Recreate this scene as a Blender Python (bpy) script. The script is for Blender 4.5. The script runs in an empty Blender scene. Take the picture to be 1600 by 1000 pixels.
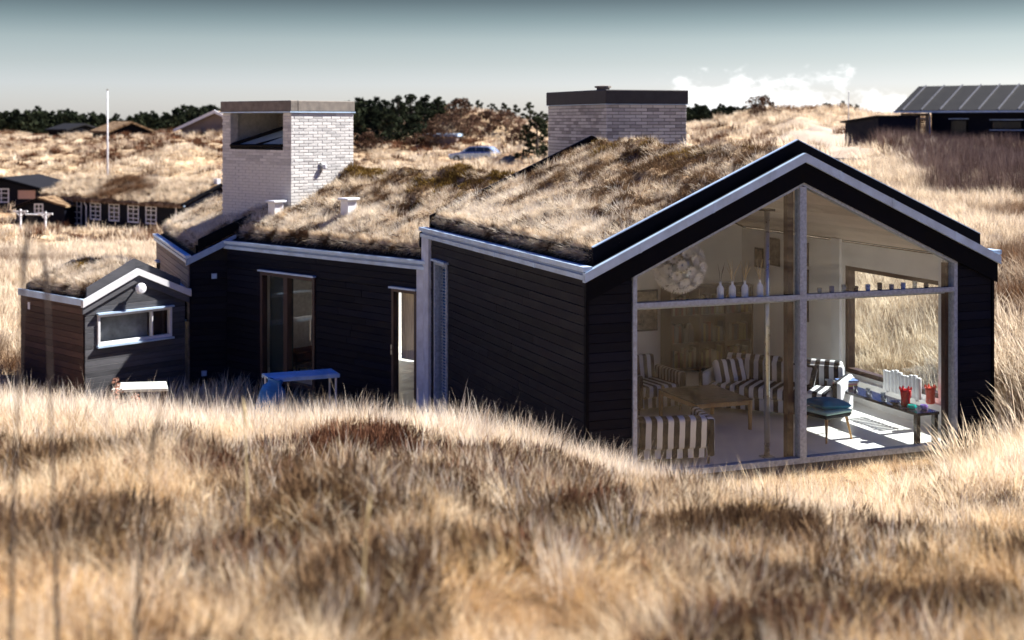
import bpy, bmesh, math, random
import numpy as np
from mathutils import Matrix, Vector

SC = bpy.context.scene
COL = SC.collection
R = math.radians
rng = random.Random(7)
nrng = np.random.RandomState(11)

# ------------------------------------------------------------------ camera, sky, sun, exposure
CAMZ = 4.54
cam_d = bpy.data.cameras.new('camera')
cam = bpy.data.objects.new('camera', cam_d); COL.objects.link(cam)
cam.location = (0, 0, CAMZ); cam.rotation_euler = (R(90), 0, 0)
cam_d.sensor_width = 36; cam_d.lens = 48.375          # 2150 px of a 1600 px wide frame
cam_d.shift_y = -310 / 1600
cam_d.clip_start = 0.1; cam_d.clip_end = 6000
cam_d.dof.use_dof = True; cam_d.dof.focus_distance = 17.5; cam_d.dof.aperture_fstop = 1.6
SC.camera = cam

SUN_AZ, SUN_EL = R(67), R(45)                          # clockwise from +Y
world = bpy.data.worlds.new('World'); SC.world = world; world.use_nodes = True
wt = world.node_tree; wt.nodes.clear()
def wn(t, **k):
    n = wt.nodes.new(t)
    for a, b in k.items(): setattr(n, a, b)
    return n
w_out = wn('ShaderNodeOutputWorld'); w_bg = wn('ShaderNodeBackground')
w_sky = wn('ShaderNodeTexSky', sky_type='NISHITA', sun_disc=False)
w_sky.sun_elevation = SUN_EL; w_sky.sun_rotation = SUN_AZ
w_sky.air_density = 1.0; w_sky.dust_density = 0.6; w_sky.ozone_density = 1.5
w_bg.inputs['Strength'].default_value = 0.05
w_tc = wn('ShaderNodeTexCoord'); w_sep = wn('ShaderNodeSeparateXYZ')
wt.links.new(w_tc.outputs['Generated'], w_sep.inputs[0])
w_ramp = wn('ShaderNodeValToRGB')
els = w_ramp.color_ramp.elements
def ramp_set(ramp, stops):
    e = ramp.color_ramp.elements
    while len(e) > 1: e.remove(e[-1])
    e[0].position, e[0].color = stops[0][0], (*stops[0][1], 1)
    for p, c in stops[1:]:
        x = e.new(p); x.color = (*c, 1)
w_mr = wn('ShaderNodeMapRange'); w_mr.inputs['From Min'].default_value = 0; w_mr.inputs['From Max'].default_value = 0.2
wt.links.new(w_sep.outputs['Z'], w_mr.inputs['Value']); wt.links.new(w_mr.outputs[0], w_ramp.inputs[0])
SKY_STOPS = [(0.0, (0.856, 0.894, 1.148)), (0.135, (0.79, 0.814, 1.045)), (0.21, (0.658, 0.67, 0.795)), (0.295, (0.553, 0.564, 0.62)), (0.37, (0.348, 0.375, 0.4)), (0.435, (0.2, 0.216, 0.23)), (0.6, (0.07, 0.125, 0.21)), (1.0, (0.085, 0.25, 0.7))]
ramp_set(w_ramp, SKY_STOPS)
# the deepening of a very clear coastal sky: the physical sky times the ramp
w_mul = wn('ShaderNodeMix', data_type='RGBA', blend_type='MULTIPLY'); w_mul.inputs['Factor'].default_value = 1
wt.links.new(w_sky.outputs[0], w_mul.inputs[6]); wt.links.new(w_ramp.outputs[0], w_mul.inputs[7])
# low cumulus bank
w_map = wn('ShaderNodeMapping'); w_map.inputs['Scale'].default_value = (34, 34, 56); w_map.inputs['Location'].default_value = (6.2, 0.4, 1.7)
wt.links.new(w_tc.outputs['Generated'], w_map.inputs[0])
w_no = wn('ShaderNodeTexNoise'); w_no.inputs['Scale'].default_value = 1.0; w_no.inputs['Detail'].default_value = 8; w_no.inputs['Roughness'].default_value = .6
wt.links.new(w_map.outputs[0], w_no.inputs['Vector'])
def wmath(op, a, b=None, c=None, clamp=False):
    n = wn('ShaderNodeMath', operation=op, use_clamp=clamp)
    for i, v in enumerate((a, b, c)):
        if v is None: continue
        if isinstance(v, (int, float)): n.inputs[i].default_value = v
        else: wt.links.new(v, n.inputs[i])
    return n.outputs[0]
# the bank stands over the sea to the right of the view: azimuth falloff about tan = 0.19
w_az = wmath('DIVIDE', w_sep.outputs['X'], wmath('MAXIMUM', w_sep.outputs['Y'], 0.05))
w_azf = wmath('SUBTRACT', 1.0, wmath('POWER', wmath('ABSOLUTE', wmath('DIVIDE', wmath('SUBTRACT', w_az, 0.185), 0.12)), 2.0))
w_zf = wmath('DIVIDE', w_sep.outputs['Z'], wmath('ADD', 0.012, wmath('MULTIPLY', wmath('MAXIMUM', w_azf, 0.0), 0.019)))
w_cl = wmath('ADD', w_no.outputs['Fac'], wmath('MULTIPLY', wmath('SUBTRACT', 1.0, w_zf), 0.30))
w_cl = wmath('ADD', w_cl, wmath('MULTIPLY', wmath('MINIMUM', w_azf, 0.25), 0.35))
w_clm = wn('ShaderNodeMapRange', interpolation_type='SMOOTHSTEP'); w_clm.inputs['From Min'].default_value = .53; w_clm.inputs['From Max'].default_value = .73
wt.links.new(w_cl, w_clm.inputs['Value'])
w_front = wmath('MULTIPLY', w_clm.outputs[0], wmath('GREATER_THAN', w_sep.outputs['Y'], 0.05))
w_mixc = wn('ShaderNodeMix', data_type='RGBA'); w_mixc.inputs[7].default_value = (9.0, 9.0, 9.0, 1)
wt.links.new(wmath('MULTIPLY', w_front, 0.9), w_mixc.inputs[0]); wt.links.new(w_mul.outputs[2], w_mixc.inputs[6])
wt.links.new(w_mixc.outputs[2], w_bg.inputs['Color'])
wt.links.new(w_bg.outputs[0], w_out.inputs['Surface'])

sun_d = bpy.data.lights.new('sun', 'SUN'); sun_d.energy = 5.0; sun_d.angle = R(0.53); sun_d.color = (1.0, .96, .91)
sun = bpy.data.objects.new('sun', sun_d); COL.objects.link(sun)
sdir = Vector((math.sin(SUN_AZ) * math.cos(SUN_EL), math.cos(SUN_AZ) * math.cos(SUN_EL), math.sin(SUN_EL)))
sun.rotation_euler = sdir.to_track_quat('Z', 'Y').to_euler(); sun.location = (60, 30, 60)

vs = SC.view_settings
vs.view_transform = 'Standard'; vs.look = 'None'; vs.gamma = 1; vs.use_curve_mapping = False
vs.exposure = 1.7
SC.cycles.use_denoising = True
SC.cycles.max_bounces = 8; SC.cycles.transparent_max_bounces = 12
SC.cycles.diffuse_bounces = 5; SC.cycles.glossy_bounces = 3

# ------------------------------------------------------------------ helpers: materials
class NT:
    def __init__(s, name):
        s.m = bpy.data.materials.new(name); s.m.use_nodes = True
        s.t = s.m.node_tree; s.t.nodes.clear()
        s.out = s.n('ShaderNodeOutputMaterial')
    def n(s, t, **k):
        x = s.t.nodes.new(t)
        for a, b in k.items(): setattr(x, a, b)
        return x
    def l(s, a, b): s.t.links.new(a, b)
    def val(s, sock, v):
        if hasattr(v, 'is_linked') or isinstance(v, bpy.types.NodeSocket): s.l(v, sock)
        elif isinstance(v, (tuple, list)) and len(v) == 3 and sock.type == 'RGBA': sock.default_value = (*v, 1)
        else: sock.default_value = v
    def math(s, op, a, b=0.0, clamp=False):
        x = s.n('ShaderNodeMath', operation=op, use_clamp=clamp); s.val(x.inputs[0], a); s.val(x.inputs[1], b); return x.outputs[0]
    def mix(s, f, a, b, blend='MIX'):
        x = s.n('ShaderNodeMix', data_type='RGBA', blend_type=blend); s.val(x.inputs[0], f); s.val(x.inputs[6], a); s.val(x.inputs[7], b); return x.outputs[2]
    def obj(s): return s.n('ShaderNodeTexCoord').outputs['Object']
    def pos(s): return s.n('ShaderNodeNewGeometry').outputs['Position']
    def rand(s): return s.n('ShaderNodeObjectInfo').outputs['Random']
    def noise(s, vec, scale, detail=4, rough=.55, stretch=None):
        if stretch:
            mp = s.n('ShaderNodeMapping'); mp.inputs['Scale'].default_value = stretch; s.l(vec, mp.inputs[0]); vec = mp.outputs[0]
        x = s.n('ShaderNodeTexNoise'); x.inputs['Scale'].default_value = scale; x.inputs['Detail'].default_value = detail; x.inputs['Roughness'].default_value = rough
        s.l(vec, x.inputs['Vector']); return x.outputs['Fac']
    def ramp(s, f, stops):
        x = s.n('ShaderNodeValToRGB'); ramp_set(x, stops); s.l(f, x.inputs[0]); return x.outputs[0]
    def rng(s, f, a, b, c=0.0, d=1.0):
        x = s.n('ShaderNodeMapRange'); s.val(x.inputs[0], f)
        for i, v in zip((1, 2, 3, 4), (a, b, c, d)): x.inputs[i].default_value = v
        return x.outputs[0]
    def bump(s, h, strength=.3, dist=.01):
        x = s.n('ShaderNodeBump'); x.inputs['Strength'].default_value = strength; x.inputs['Distance'].default_value = dist; s.l(h, x.inputs['Height']); return x.outputs[0]
    def bsdf(s, color, rough=.6, metal=0.0, spec=.5, normal=None, **kw):
        x = s.n('ShaderNodeBsdfPrincipled'); s.val(x.inputs['Base Color'], color); s.val(x.inputs['Roughness'], rough); s.val(x.inputs['Metallic'], metal)
        s.val(x.inputs['Specular IOR Level'], spec)
        if normal is not None: s.l(normal, x.inputs['Normal'])
        for k, v in kw.items(): s.val(x.inputs[k.replace('_', ' ')], v)
        s.l(x.outputs[0], s.out.inputs[0]); return x

def plain(name, c, rough=.6, metal=0.0, var=.25, scale=6, spec=.5, bump=.15, stretch=None):
    t = NT(name); o = t.obj(); f = t.noise(o, scale, 6, .6, stretch)
    a = tuple(x * (1 - var) for x in c); b = tuple(min(1, x * (1 + var)) for x in c)
    col = t.ramp(f, [(.3, a), (.7, b)])
    t.bsdf(col, t.rng(f, 0.2, .8, max(.05, rough - .1), min(1, rough + .1)), metal, spec, t.bump(t.noise(o, scale * 6, 4, .6, stretch), bump, .01))
    return t.m

def board_mat(name, dark, light, rough=.55, spec=.4, pale=0.0, palec=(.2, .17, .15)):
    """stained boards: grain along the board (local x), every board a little different"""
    t = NT(name); o = t.obj(); r = t.rand()
    sh = t.n('ShaderNodeVectorMath', operation='ADD'); t.l(o, sh.inputs[0])
    cx = t.n('ShaderNodeCombineXYZ'); t.l(t.math('MULTIPLY', r, 37.0), cx.inputs[0]); t.l(t.math('MULTIPLY', r, 11.0), cx.inputs[2]); t.l(cx.outputs[0], sh.inputs[1])
    g = t.noise(sh.outputs[0], 3.0, 8, .65, (1.2, 18, 18)); w = t.noise(sh.outputs[0], 1.1, 4, .6, (1, 3, 3))
    f = t.math('ADD', t.math('MULTIPLY', g, .5), t.math('ADD', t.math('MULTIPLY', w, .35), t.math('MULTIPLY', r, .25)))
    col = t.ramp(f, [(.33, dark), (.75, light)])
    if pale: col = t.mix(t.rng(w, .55, .8, 0, pale), col, palec)
    t.bsdf(col, t.rng(w, .3, .7, rough - .12, rough + .12), 0, spec, t.bump(g, .35, .004))
    return t.m

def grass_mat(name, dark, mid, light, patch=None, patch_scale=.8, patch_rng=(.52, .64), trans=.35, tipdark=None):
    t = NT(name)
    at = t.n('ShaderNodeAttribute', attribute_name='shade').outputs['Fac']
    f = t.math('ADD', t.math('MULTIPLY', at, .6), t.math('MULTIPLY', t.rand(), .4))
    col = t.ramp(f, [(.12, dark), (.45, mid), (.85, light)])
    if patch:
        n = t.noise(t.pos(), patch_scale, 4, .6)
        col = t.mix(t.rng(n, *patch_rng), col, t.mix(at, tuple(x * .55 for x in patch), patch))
    d = t.n('ShaderNodeBsdfDiffuse'); t.l(col, d.inputs[0]); tr = t.n('ShaderNodeBsdfTranslucent'); t.l(col, tr.inputs[0])
    mx = t.n('ShaderNodeMixShader'); mx.inputs[0].default_value = trans; t.l(d.outputs[0], mx.inputs[1]); t.l(tr.outputs[0], mx.inputs[2])
    t.l(mx.outputs[0], t.out.inputs[0]); return t.m

def glass_mat(name, tint=(.95, .97, .97), gain=.8, base=.0):
    """double glazing: a clear sheet with Fresnel reflections, light passes straight through"""
    t = NT(name)
    tr = t.n('ShaderNodeBsdfTransparent'); tr.inputs[0].default_value = (*tint, 1)
    gl = t.n('ShaderNodeBsdfGlossy'); gl.inputs['Roughness'].default_value = .012
    wob = t.noise(t.obj(), .7, 2, .5); t.l(t.bump(wob, .02, .02), gl.inputs['Normal'])
    ge = t.n('ShaderNodeNewGeometry'); dt = t.n('ShaderNodeVectorMath', operation='DOT_PRODUCT'); t.l(ge.outputs['Normal'], dt.inputs[0]); t.l(ge.outputs['Incoming'], dt.inputs[1])
    sch = t.math('POWER', t.math('SUBTRACT', 1.0, t.math('ABSOLUTE', dt.outputs['Value']), clamp=True), 5.0)
    f = t.math('ADD', t.math('MULTIPLY', t.math('ADD', t.math('MULTIPLY', sch, .96), .04), gain), base, clamp=True)
    mx = t.n('ShaderNodeMixShader'); t.l(f, mx.inputs[0]); t.l(tr.outputs[0], mx.inputs[1]); t.l(gl.outputs[0], mx.inputs[2])
    t.l(mx.outputs[0], t.out.inputs[0]); return t.m

def stripe_mat(name, axis, width=.075, off=0.0, a=(.62, .63, .64), b=(.018, .018, .024)):
    t = NT(name); sp = t.n('ShaderNodeSeparateXYZ'); o = t.obj(); t.l(o, sp.inputs[0])
    wob = t.math('MULTIPLY', t.noise(o, 3, 2), .03)
    x = t.math('ADD', t.math('ADD', sp.outputs[axis], wob), 50 + off)
    m = t.math('LESS_THAN', t.math('FRACT', t.math('DIVIDE', x, width * 2)), .5)
    t.bsdf(t.mix(m, a, b), .85, 0, .2, t.bump(t.noise(o, 220, 2), .2, .003)); return t.m

M = {}
M['black_gable'] = board_mat('black_boards', (.0022, .0026, .0055), (.0085, .010, .020), .6, .10)
M['black_side'] = board_mat('weathered_black_boards', (.0034, .0036, .007), (.0145, .0140, .020), .6, .14, .5, (.034, .024, .021))
M['brown_board'] = board_mat('brown_black_boards', (.034, .019, .013), (.105, .060, .043), .62, .2, .6, (.16, .10, .075))
M['grey_board'] = board_mat('grey_weathered_boards', (.022, .023, .026), (.10, .10, .11), .65, .25)
M['pale_board'] = board_mat('silvered_boards', (.10, .075, .065), (.30, .24, .21), .7, .3)
M['black_trim'] = plain('black_painted_trim', (.0022, .0025, .0048), .6, 0, .35, 3, spec=.06)
M['backing'] = plain('wall_backing', (.004, .004, .005), .9)
M['zinc'] = plain('zinc_flashing', (.41, .54, .68), .45, .1, .22, 3)
M['white_fascia'] = plain('white_fascia_paint', (.62, .62, .62), .5, 0, .12, 5)
M['frame'] = plain('silvery_frame', (.29, .345, .42), .42, .1, .3, 5, stretch=(5, 5, 5))
M['dark_wood'] = plain('dark_stained_wood', (.05, .026, .020), .5, 0, .4, 4, stretch=(6, 6, .8))
M['glass'] = glass_mat('window_glass')
M['glass_dark'] = plain('dark_window_glass', (.012, .014, .02), .25, 0, .5, 1, spec=.25)
M['plaster'] = plain('white_plaster', (.53, .58, .64), .8, 0, .18, 5, bump=.4)
M['inner_wall'] = plain('painted_inner_wall', (.82, .81, .79), .8, 0, .06, 2)
M['ceiling'] = board_mat('ceiling_boards', (.42, .34, .27), (.66, .55, .45), .7, .2)
M['floor'] = plain('pale_floor', (.80, .78, .74), .35, 0, .07, 2)
M['concrete'] = plain('concrete', (.13, .13, .13), .85, 0, .25, 6, bump=.4)
M['roofing'] = plain('roofing_felt', (.010, .010, .012), .85, 0, .4, 4, spec=.1)
M['steel'] = plain('brushed_steel', (.45, .48, .49), .3, .9, .15, 8)
M['turf_base'] = None
def brick_mat(name, dark, light, mortar=False):
    t = NT(name); r = t.rand(); o = t.obj()
    f = t.math('ADD', t.math('MULTIPLY', r, .7), t.math('MULTIPLY', t.noise(t.pos(), 6, 5, .7), .45))
    col = t.ramp(f, [(.2, dark), (.8, light)])
    t.bsdf(col, .85, 0, .2, t.bump(t.noise(o, 60, 4), .5, .004)); return t.m
M['brick_pale'] = brick_mat('limewashed_brick', (.40, .39, .375), (.64, .62, .585))
M['mortar_pale'] = plain('pale_mortar', (.45, .435, .42), .9, 0, .2, 12, bump=.5)
M['brick_grey'] = brick_mat('grey_brick', (.24, .225, .215), (.52, .50, .475))
M['mortar_dark'] = plain('dark_mortar', (.13, .122, .118), .9, 0, .2, 12, bump=.5)
M['cap'] = plain('weathered_cap', (.17, .145, .12), .85, 0, .35, 5, bump=.5)
M['cap_dark'] = plain('dark_cap', (.030, .028, .028), .8, 0, .35, 5)
M['white'] = plain('white_paint', (.78, .79, .80), .5, 0, .06, 4)
M['vent_white'] = plain('vent_white_metal', (.66, .68, .72), .4, .1, .1, 6)
M['skylight_glass'] = plain('skylight_glass', (.34, .40, .41), .12, 0, .2, 1.2)  # the sky's reflection is put into the pale pane colour
M['blue'] = plain('blue_paint', (.40, .60, .86), .4, 0, .2, 4)
M['blue_deep'] = plain('blue_canvas', (.03, .17, .42), .6, 0, .35, 6)
M['vent_blue'] = plain('blue_grey_vent', (.20, .30, .48), .4, .2, .15, 8)
M['cream'] = plain('cream_tabletop', (.60, .62, .54), .5, 0, .08, 4)
M['oak'] = plain('oiled_oak', (.42, .24, .09), .35, 0, .3, 5, stretch=(8, 8, 1))
M['table_top'] = plain('brown_table_top', (.10, .055, .03), .3, 0, .4, 4, stretch=(1, 9, 9))
M['stripe_x'] = stripe_mat('striped_fabric_across', 0)
M['stripe_y'] = stripe_mat('striped_fabric_along', 1)
M['stripe_x2'] = stripe_mat('striped_fabric_taupe', 0, .07, 0, (.58, .58, .58), (.045, .034, .028))
M['stripe_y2'] = stripe_mat('striped_fabric_taupe_side', 1, .045, 0, (.50, .47, .44), (.045, .034, .028))
M['teal'] = plain('teal_cushion', (.02, .20, .33), .8, 0, .3, 5)
M['mint'] = plain('mint_pad', (.42, .66, .58), .8, 0, .1, 5)
M['seat_dark'] = plain('dark_seat', (.012, .02, .02), .6)
M['red_glass'] = plain('red_glaze', (.42, .012, .015), .15, 0, .3, 8)
M['teal_glass'] = plain('teal_glass_solid', (.02, .50, .42), .1, 0, .3, 12)
M['purple_glass'] = plain('purple_glass_solid', (.36, .22, .62), .1, 0, .3, 12)
M['clear_glass'] = glass_mat('tumbler_glass', (.82, .86, .88), 2.5, .06)
M['bench_dark'] = plain('bench_black_lacquer', (.012, .012, .02), .16, 0, .3, 3)
M['paper'] = plain('white_paper', (.88, .88, .87), .8, 0, .04, 8)
M['vase_white'] = plain('white_ceramic', (.78, .80, .76), .3, 0, .05, 5)
M['straw'] = plain('dry_straw', (.55, .42, .2), .8)
M['pic_frame'] = plain('dark_picture_frame', (.03, .02, .016), .5)
M['rubber'] = plain('black_rubber', (.015, .015, .016), .8)
M['car_paint'] = plain('silver_blue_paint', (.34, .42, .56), .25, .6, .08, 2)
M['car_glass'] = plain('dark_car_glass', (.02, .03, .04), .08, 0, .3, 3)
M['metal_roof'] = plain('black_metal_roof', (.014, .014, .015), .75, 0, .25, 2, spec=.15)
M['metal_seam'] = plain('roof_seam', (.17, .17, .18), .45, .4, .2, 4)
M['fresh_wood'] = plain('larch_post', (.36, .22, .11), .6, 0, .3, 6, stretch=(8, 8, 1))
M['chimney_pink'] = brick_mat('pinkish_brick', (.30, .17, .13), (.52, .34, .27))
M['bark'] = plain('pine_bark', (.05, .035, .026), .95, 0, .4, 5, bump=.6)

# ------------------------------------------------------------------ helpers: geometry
def T(x, y, z=0.0): return Matrix.Translation((x, y, z))
def RZ(d): return Matrix.Rotation(R(d), 4, 'Z')

class MB:
    def __init__(s): s.v = []; s.f = []
    def add(s, vs_, fs):
        o = len(s.v); s.v += [tuple(v) for v in vs_]; s.f += [tuple(i + o for i in f) for f in fs]; return s
    def box(s, x0, x1, y0, y1, z0, z1, m=None):
        p = [Vector(q) for q in ((x0, y0, z0), (x1, y0, z0), (x1, y1, z0), (x0, y1, z0), (x0, y0, z1), (x1, y0, z1), (x1, y1, z1), (x0, y1, z1))]
        if m is not None: p = [m @ q for q in p]
        return s.add(p, [(0, 3, 2, 1), (4, 5, 6, 7), (0, 1, 5, 4), (1, 2, 6, 5), (2, 3, 7, 6), (3, 0, 4, 7)])
    def xz(s, poly, y0, y1, m=None):
        """polygon in x,z (counter-clockwise seen from -y) pushed from y0 to y1"""
        n = len(poly)
        p = [Vector((x, y0, z)) for x, z in poly] + [Vector((x, y1, z)) for x, z in poly]
        if m is not None: p = [m @ q for q in p]
        return s.add(p, [tuple(range(n)), tuple(range(2 * n - 1, n - 1, -1))] + [(i, i + n, (i + 1) % n + n, (i + 1) % n) for i in range(n)])
    def xy(s, poly, z0, z1, m=None):
        n = len(poly)
        p = [Vector((x, y, z0)) for x, y in poly] + [Vector((x, y, z1)) for x, y in poly]
        if m is not None: p = [m @ q for q in p]
        return s.add(p, [tuple(range(n - 1, -1, -1)), tuple(range(n, 2 * n))] + [(i, (i + 1) % n, (i + 1) % n + n, i + n) for i in range(n)])
    def tube(s, pts, rad, n=8, cap=True):
        pts = [Vector(p) for p in pts]; rs = rad if isinstance(rad, (list, tuple)) else [rad] * len(pts)
        rings = []
        for i, p in enumerate(pts):
            d = (pts[min(i + 1, len(pts) - 1)] - pts[max(i - 1, 0)]).normalized()
            a = d.orthogonal().normalized(); b = d.cross(a)
            rings.append([p + (a * math.cos(2 * math.pi * k / n) + b * math.sin(2 * math.pi * k / n)) * rs[i] for k in range(n)])
        vv = [q for r_ in rings for q in r_]
        ff = [(i * n + k, i * n + (k + 1) % n, (i + 1) * n + (k + 1) % n, (i + 1) * n + k) for i in range(len(pts) - 1) for k in range(n)]
        if cap: ff += [tuple(range(n - 1, -1, -1)), tuple(range((len(pts) - 1) * n, len(pts) * n))]
        return s.add(vv, ff)
    def lathe(s, prof, n=16, o=(0, 0, 0)):
        vv = [(o[0] + r * math.cos(2 * math.pi * k / n), o[1] + r * math.sin(2 * math.pi * k / n), o[2] + z) for r, z in prof for k in range(n)]
        ff = [(i * n + k, i * n + (k + 1) % n, (i + 1) * n + (k + 1) % n, (i + 1) * n + k) for i in range(len(prof) - 1) for k in range(n)]
        ff += [tuple(range(n - 1, -1, -1)), tuple(range((len(prof) - 1) * n, len(prof) * n))]
        return s.add(vv, ff)
    def mesh(s, name, mat, bevel=0.0, smooth=False, seg=1):
        me = bpy.data.meshes.new(name); me.from_pydata([tuple(v) for v in s.v], [], s.f); me.update()
        bm = bmesh.new(); bm.from_mesh(me)
        if bevel:
            bmesh.ops.bevel(bm, geom=[e for e in bm.edges], offset=bevel, segments=seg, profile=.5, affect='EDGES', clamp_overlap=True)
        bmesh.ops.recalc_face_normals(bm, faces=bm.faces)
        bm.to_mesh(me); bm.free()
        if smooth:
            for p in me.polygons: p.use_smooth = True
        me.materials.append(mat); return me
    def build(s, name, mat, parent=None, mw=None, bevel=0.0, smooth=False, seg=1, kind=None):
        return link(name, s.mesh(name, mat, bevel, smooth, seg), parent, mw, kind)

def wmat(o):
    m = o.matrix_basis.copy()
    while o.parent: o = o.parent; m = o.matrix_basis @ m
    return m
def link(name, data, parent=None, mw=None, kind=None):
    """mw = where it stands in the world (None: at its parent)"""
    o = bpy.data.objects.new(name, data); COL.objects.link(o)
    if parent is not None:
        o.parent = parent
        if mw is not None: o.matrix_basis = wmat(parent).inverted() @ mw
    elif mw is not None: o.matrix_basis = mw
    if kind: o['kind'] = kind
    return o
def tag(o, label, cat, group=None, kind=None):
    o['label'] = label; o['category'] = cat
    if group: o['group'] = group
    o['kind'] = kind or 'thing'
    return o
def thing(name, label, cat, mw, group=None):
    return tag(link(name, None, None, mw), label, cat, group)

_boxes = {}
def box_mesh(name, dx, dy, dz, mat, bevel=.003):
    """shared box starting at its own corner"""
    k = (name, round(dx, 2), round(dy, 3), round(dz, 3), mat.name)
    if k not in _boxes:
        _boxes[k] = MB().box(0, k[1], 0, k[2], 0, k[3]).mesh(name, mat, bevel)
    return _boxes[k]

def split_rects(x0, x1, z0, z1, ops):
    """the rectangles left of a wall when its openings are cut out"""
    out = []; zs = sorted({z0, z1, *[min(max(z, z0), z1) for o in ops for z in o[2:]]})
    for a, b in zip(zs, zs[1:]):
        if b - a < 1e-4: continue
        x = x0
        for o in sorted(ops):
            if o[2] < b - 1e-4 and o[3] > a + 1e-4:
                if o[0] > x + 1e-4: out.append((x, min(o[0], x1), a, b))
                x = max(x, o[1])
        if x < x1 - 1e-4: out.append((x, x1, a, b))
    return out
def planks(parent, F, x0, x1, z0, z1, mat, ops=(), course=.125, thick=.026, gap=.005, name='plank', joint=0.0, y=0.0, top=None):
    z = z0; W0 = wmat(parent).inverted() @ F
    while z < z1 - .03:
        h = min(course, z1 - z)
        for a, b, c, d in split_rects(x0, x1, z, z + h, ops):
            if d - c < .03: continue
            cuts = [a, b]
            if joint and b - a > joint: cuts = [a, a + (b - a) * rng.uniform(.3, .7), b]
            for p, q in zip(cuts, cuts[1:]):
                if top: q = min(q, top(d))
                if q - p < .05: continue
                o = bpy.data.objects.new(name, box_mesh(name, q - p - .003, thick, d - c - gap, mat)); COL.objects.link(o)
                o.parent = parent; o.matrix_basis = W0 @ T(p, y + rng.uniform(-.0025, .0025), c)
        z += course
def wall(house, F, x0, x1, z0, z1, mat, ops=(), name='wall', thick=.14, inner=None, course=.125, plank=True, joint=0.0):
    mb = MB()
    for a, b, c, d in split_rects(x0, x1, z0, z1, ops): mb.box(a, b, .022, thick - .02, c, d)
    w = mb.build(name, M['backing'], house, F)
    if inner is not None:
        mi = MB()
        for a, b, c, d in split_rects(x0 + .1, x1 - .1, z0, z1, ops): mi.box(a, b, thick - .019, thick, c, d)
        mi.build('inner_lining', inner, house, F)
    if plank: planks(w, F, x0, x1, z0, z1, mat, ops, course, joint=joint)
    return w
def window(house, F, x0, x1, z0, z1, fw=.06, y0=-.03, y1=.10, cols=1, mat=None, glass=None, sill=True, head=True, pane_y=.04, mull=None, name='window', colw=None):
    mat = mat or M['frame']; mb = MB()
    mb.box(x0, x0 + fw, y0, y1, z0, z1); mb.box(x1 - fw, x1, y0, y1, z0, z1)
    mb.box(x0 + fw, x1 - fw, y0, y1, z0, z0 + fw); mb.box(x0 + fw, x1 - fw, y0, y1, z1 - fw, z1)
    xs = [x0 + fw]
    cuts = colw or [(x1 - x0) * i / cols + x0 for i in range(1, cols)]
    for c in cuts:
        mb.box(c - (mull or fw) / 2, c + (mull or fw) / 2, y0 + .005, y1 - .005, z0 + fw, z1 - fw); xs += [c - (mull or fw) / 2, c + (mull or fw) / 2]
    xs.append(x1 - fw)
    w = mb.build(name, mat, house, F, .004)
    for i in range(0, len(xs), 2):
        MB().box(xs[i], xs[i + 1], pane_y, pane_y + .012, z0 + fw, z1 - fw).build('pane', glass or M['glass'], w, F)
    if head: MB().box(x0 - .02, x1 + .02, y0 - .05, y1 - .02, z1 + .002, z1 + .035).build('drip_cap', M['zinc'], w, F)
    if sill: MB().box(x0 - .02, x1 + .02, y0 - .05, y1 - .04, z0 - .04, z0 - .002).build('sill', M['zinc'], w, F)
    return w
# ------------------------------------------------------------------ the site: building frames (metres; main floor = 0)
F_MAIN = T(.934, 17.3) @ RZ(20.8)
F_MID = T(-5.75, 27.7) @ RZ(-43.5)
F_END = T(-6.45, 27.45) @ RZ(20.8)
F_SHED = T(-8.0, 25.7) @ RZ(46.5)
F_TOW = T(-4.475, 27.87) @ RZ(-43.5)
F_TOW2 = T(1.85, 27.0) @ RZ(20.8)
W, L = 6.31, 6.9

# ------------------------------------------------------------------ terrain
def _q(x, y):
    r = np.sqrt(x * x + y * y) + 1e-6; s = np.log1p(r / 8.0) / r
    return x * s * 2.2, y * s * 2.2
def px(p, Y): return (p - 800) / 2150 * Y
CT = []
def c_(p, Y, z): CT.append((px(p, Y), Y, z))
for a in range(0, 360, 40): CT.append((1.6 * math.sin(R(a)), 1.6 * math.cos(R(a)), 2.92))
for p, z in ((-200, 2.86), (0, 2.86), (400, 2.85), (800, 2.84), (1200, 2.78), (1600, 2.72), (1800, 2.7)): c_(p, 4.6, z)
for p, z in ((-200, 2.3), (0, 2.26), (400, 2.2), (800, 2.1), (1200, 1.86), (1600, 1.8), (1850, 1.85)): c_(p, 9, z)
for p, z in ((-300, 1.5), (-100, 1.47), (0, 1.58), (200, 1.52), (450, 1.40), (600, 1.44), (700, 1.40), (800, 1.26), (880, 1.08), (950, .95), (1050, .80), (1150, .72), (1250, .67), (1400, .71), (1500, .80), (1600, .98), (1750, 1.3), (1900, 1.5)): c_(p, 13.4, z)
for p, z in ((-300, .9), (-50, .65), (100, .4), (300, .2), (500, .1), (700, -.05), (850, -.2), (1000, -.05), (1250, -.05), (1450, .06)): c_(p, 16.9, z)
for p, z in ((1600, .62), (1750, 1.05), (1900, 1.3)): c_(p, 18, z)
for p, z in ((-300, .1), (-50, -.4), (100, -.7), (300, -.8), (500, -.7), (650, -.6)): c_(p, 22, z)
for p, z in ((1620, .75), (1800, 1.25), (2000, 1.6)): c_(p, 23, z)
for p, z in ((-400, .2), (-100, -.4), (100, -.9), (400, -.8), (800, -.4), (1200, .8), (1450, 1.15), (1600, 1.25), (1900, 1.9)): c_(p, 31, z)
for p, z in ((-300, -.2), (0, -.35), (150, -.5), (400, -.7), (800, -.2), (1100, .9), (1400, 1.7), (1600, 1.75), (1900, 2.4)): c_(p, 43, z)
for p, z in ((0, -1.2), (250, -1.3), (500, -.6), (800, .1), (1100, 1.3), (1300, 2.3), (1450, 2.45), (1600, 2.15), (1900, 2.5)): c_(p, 60, z)
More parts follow.
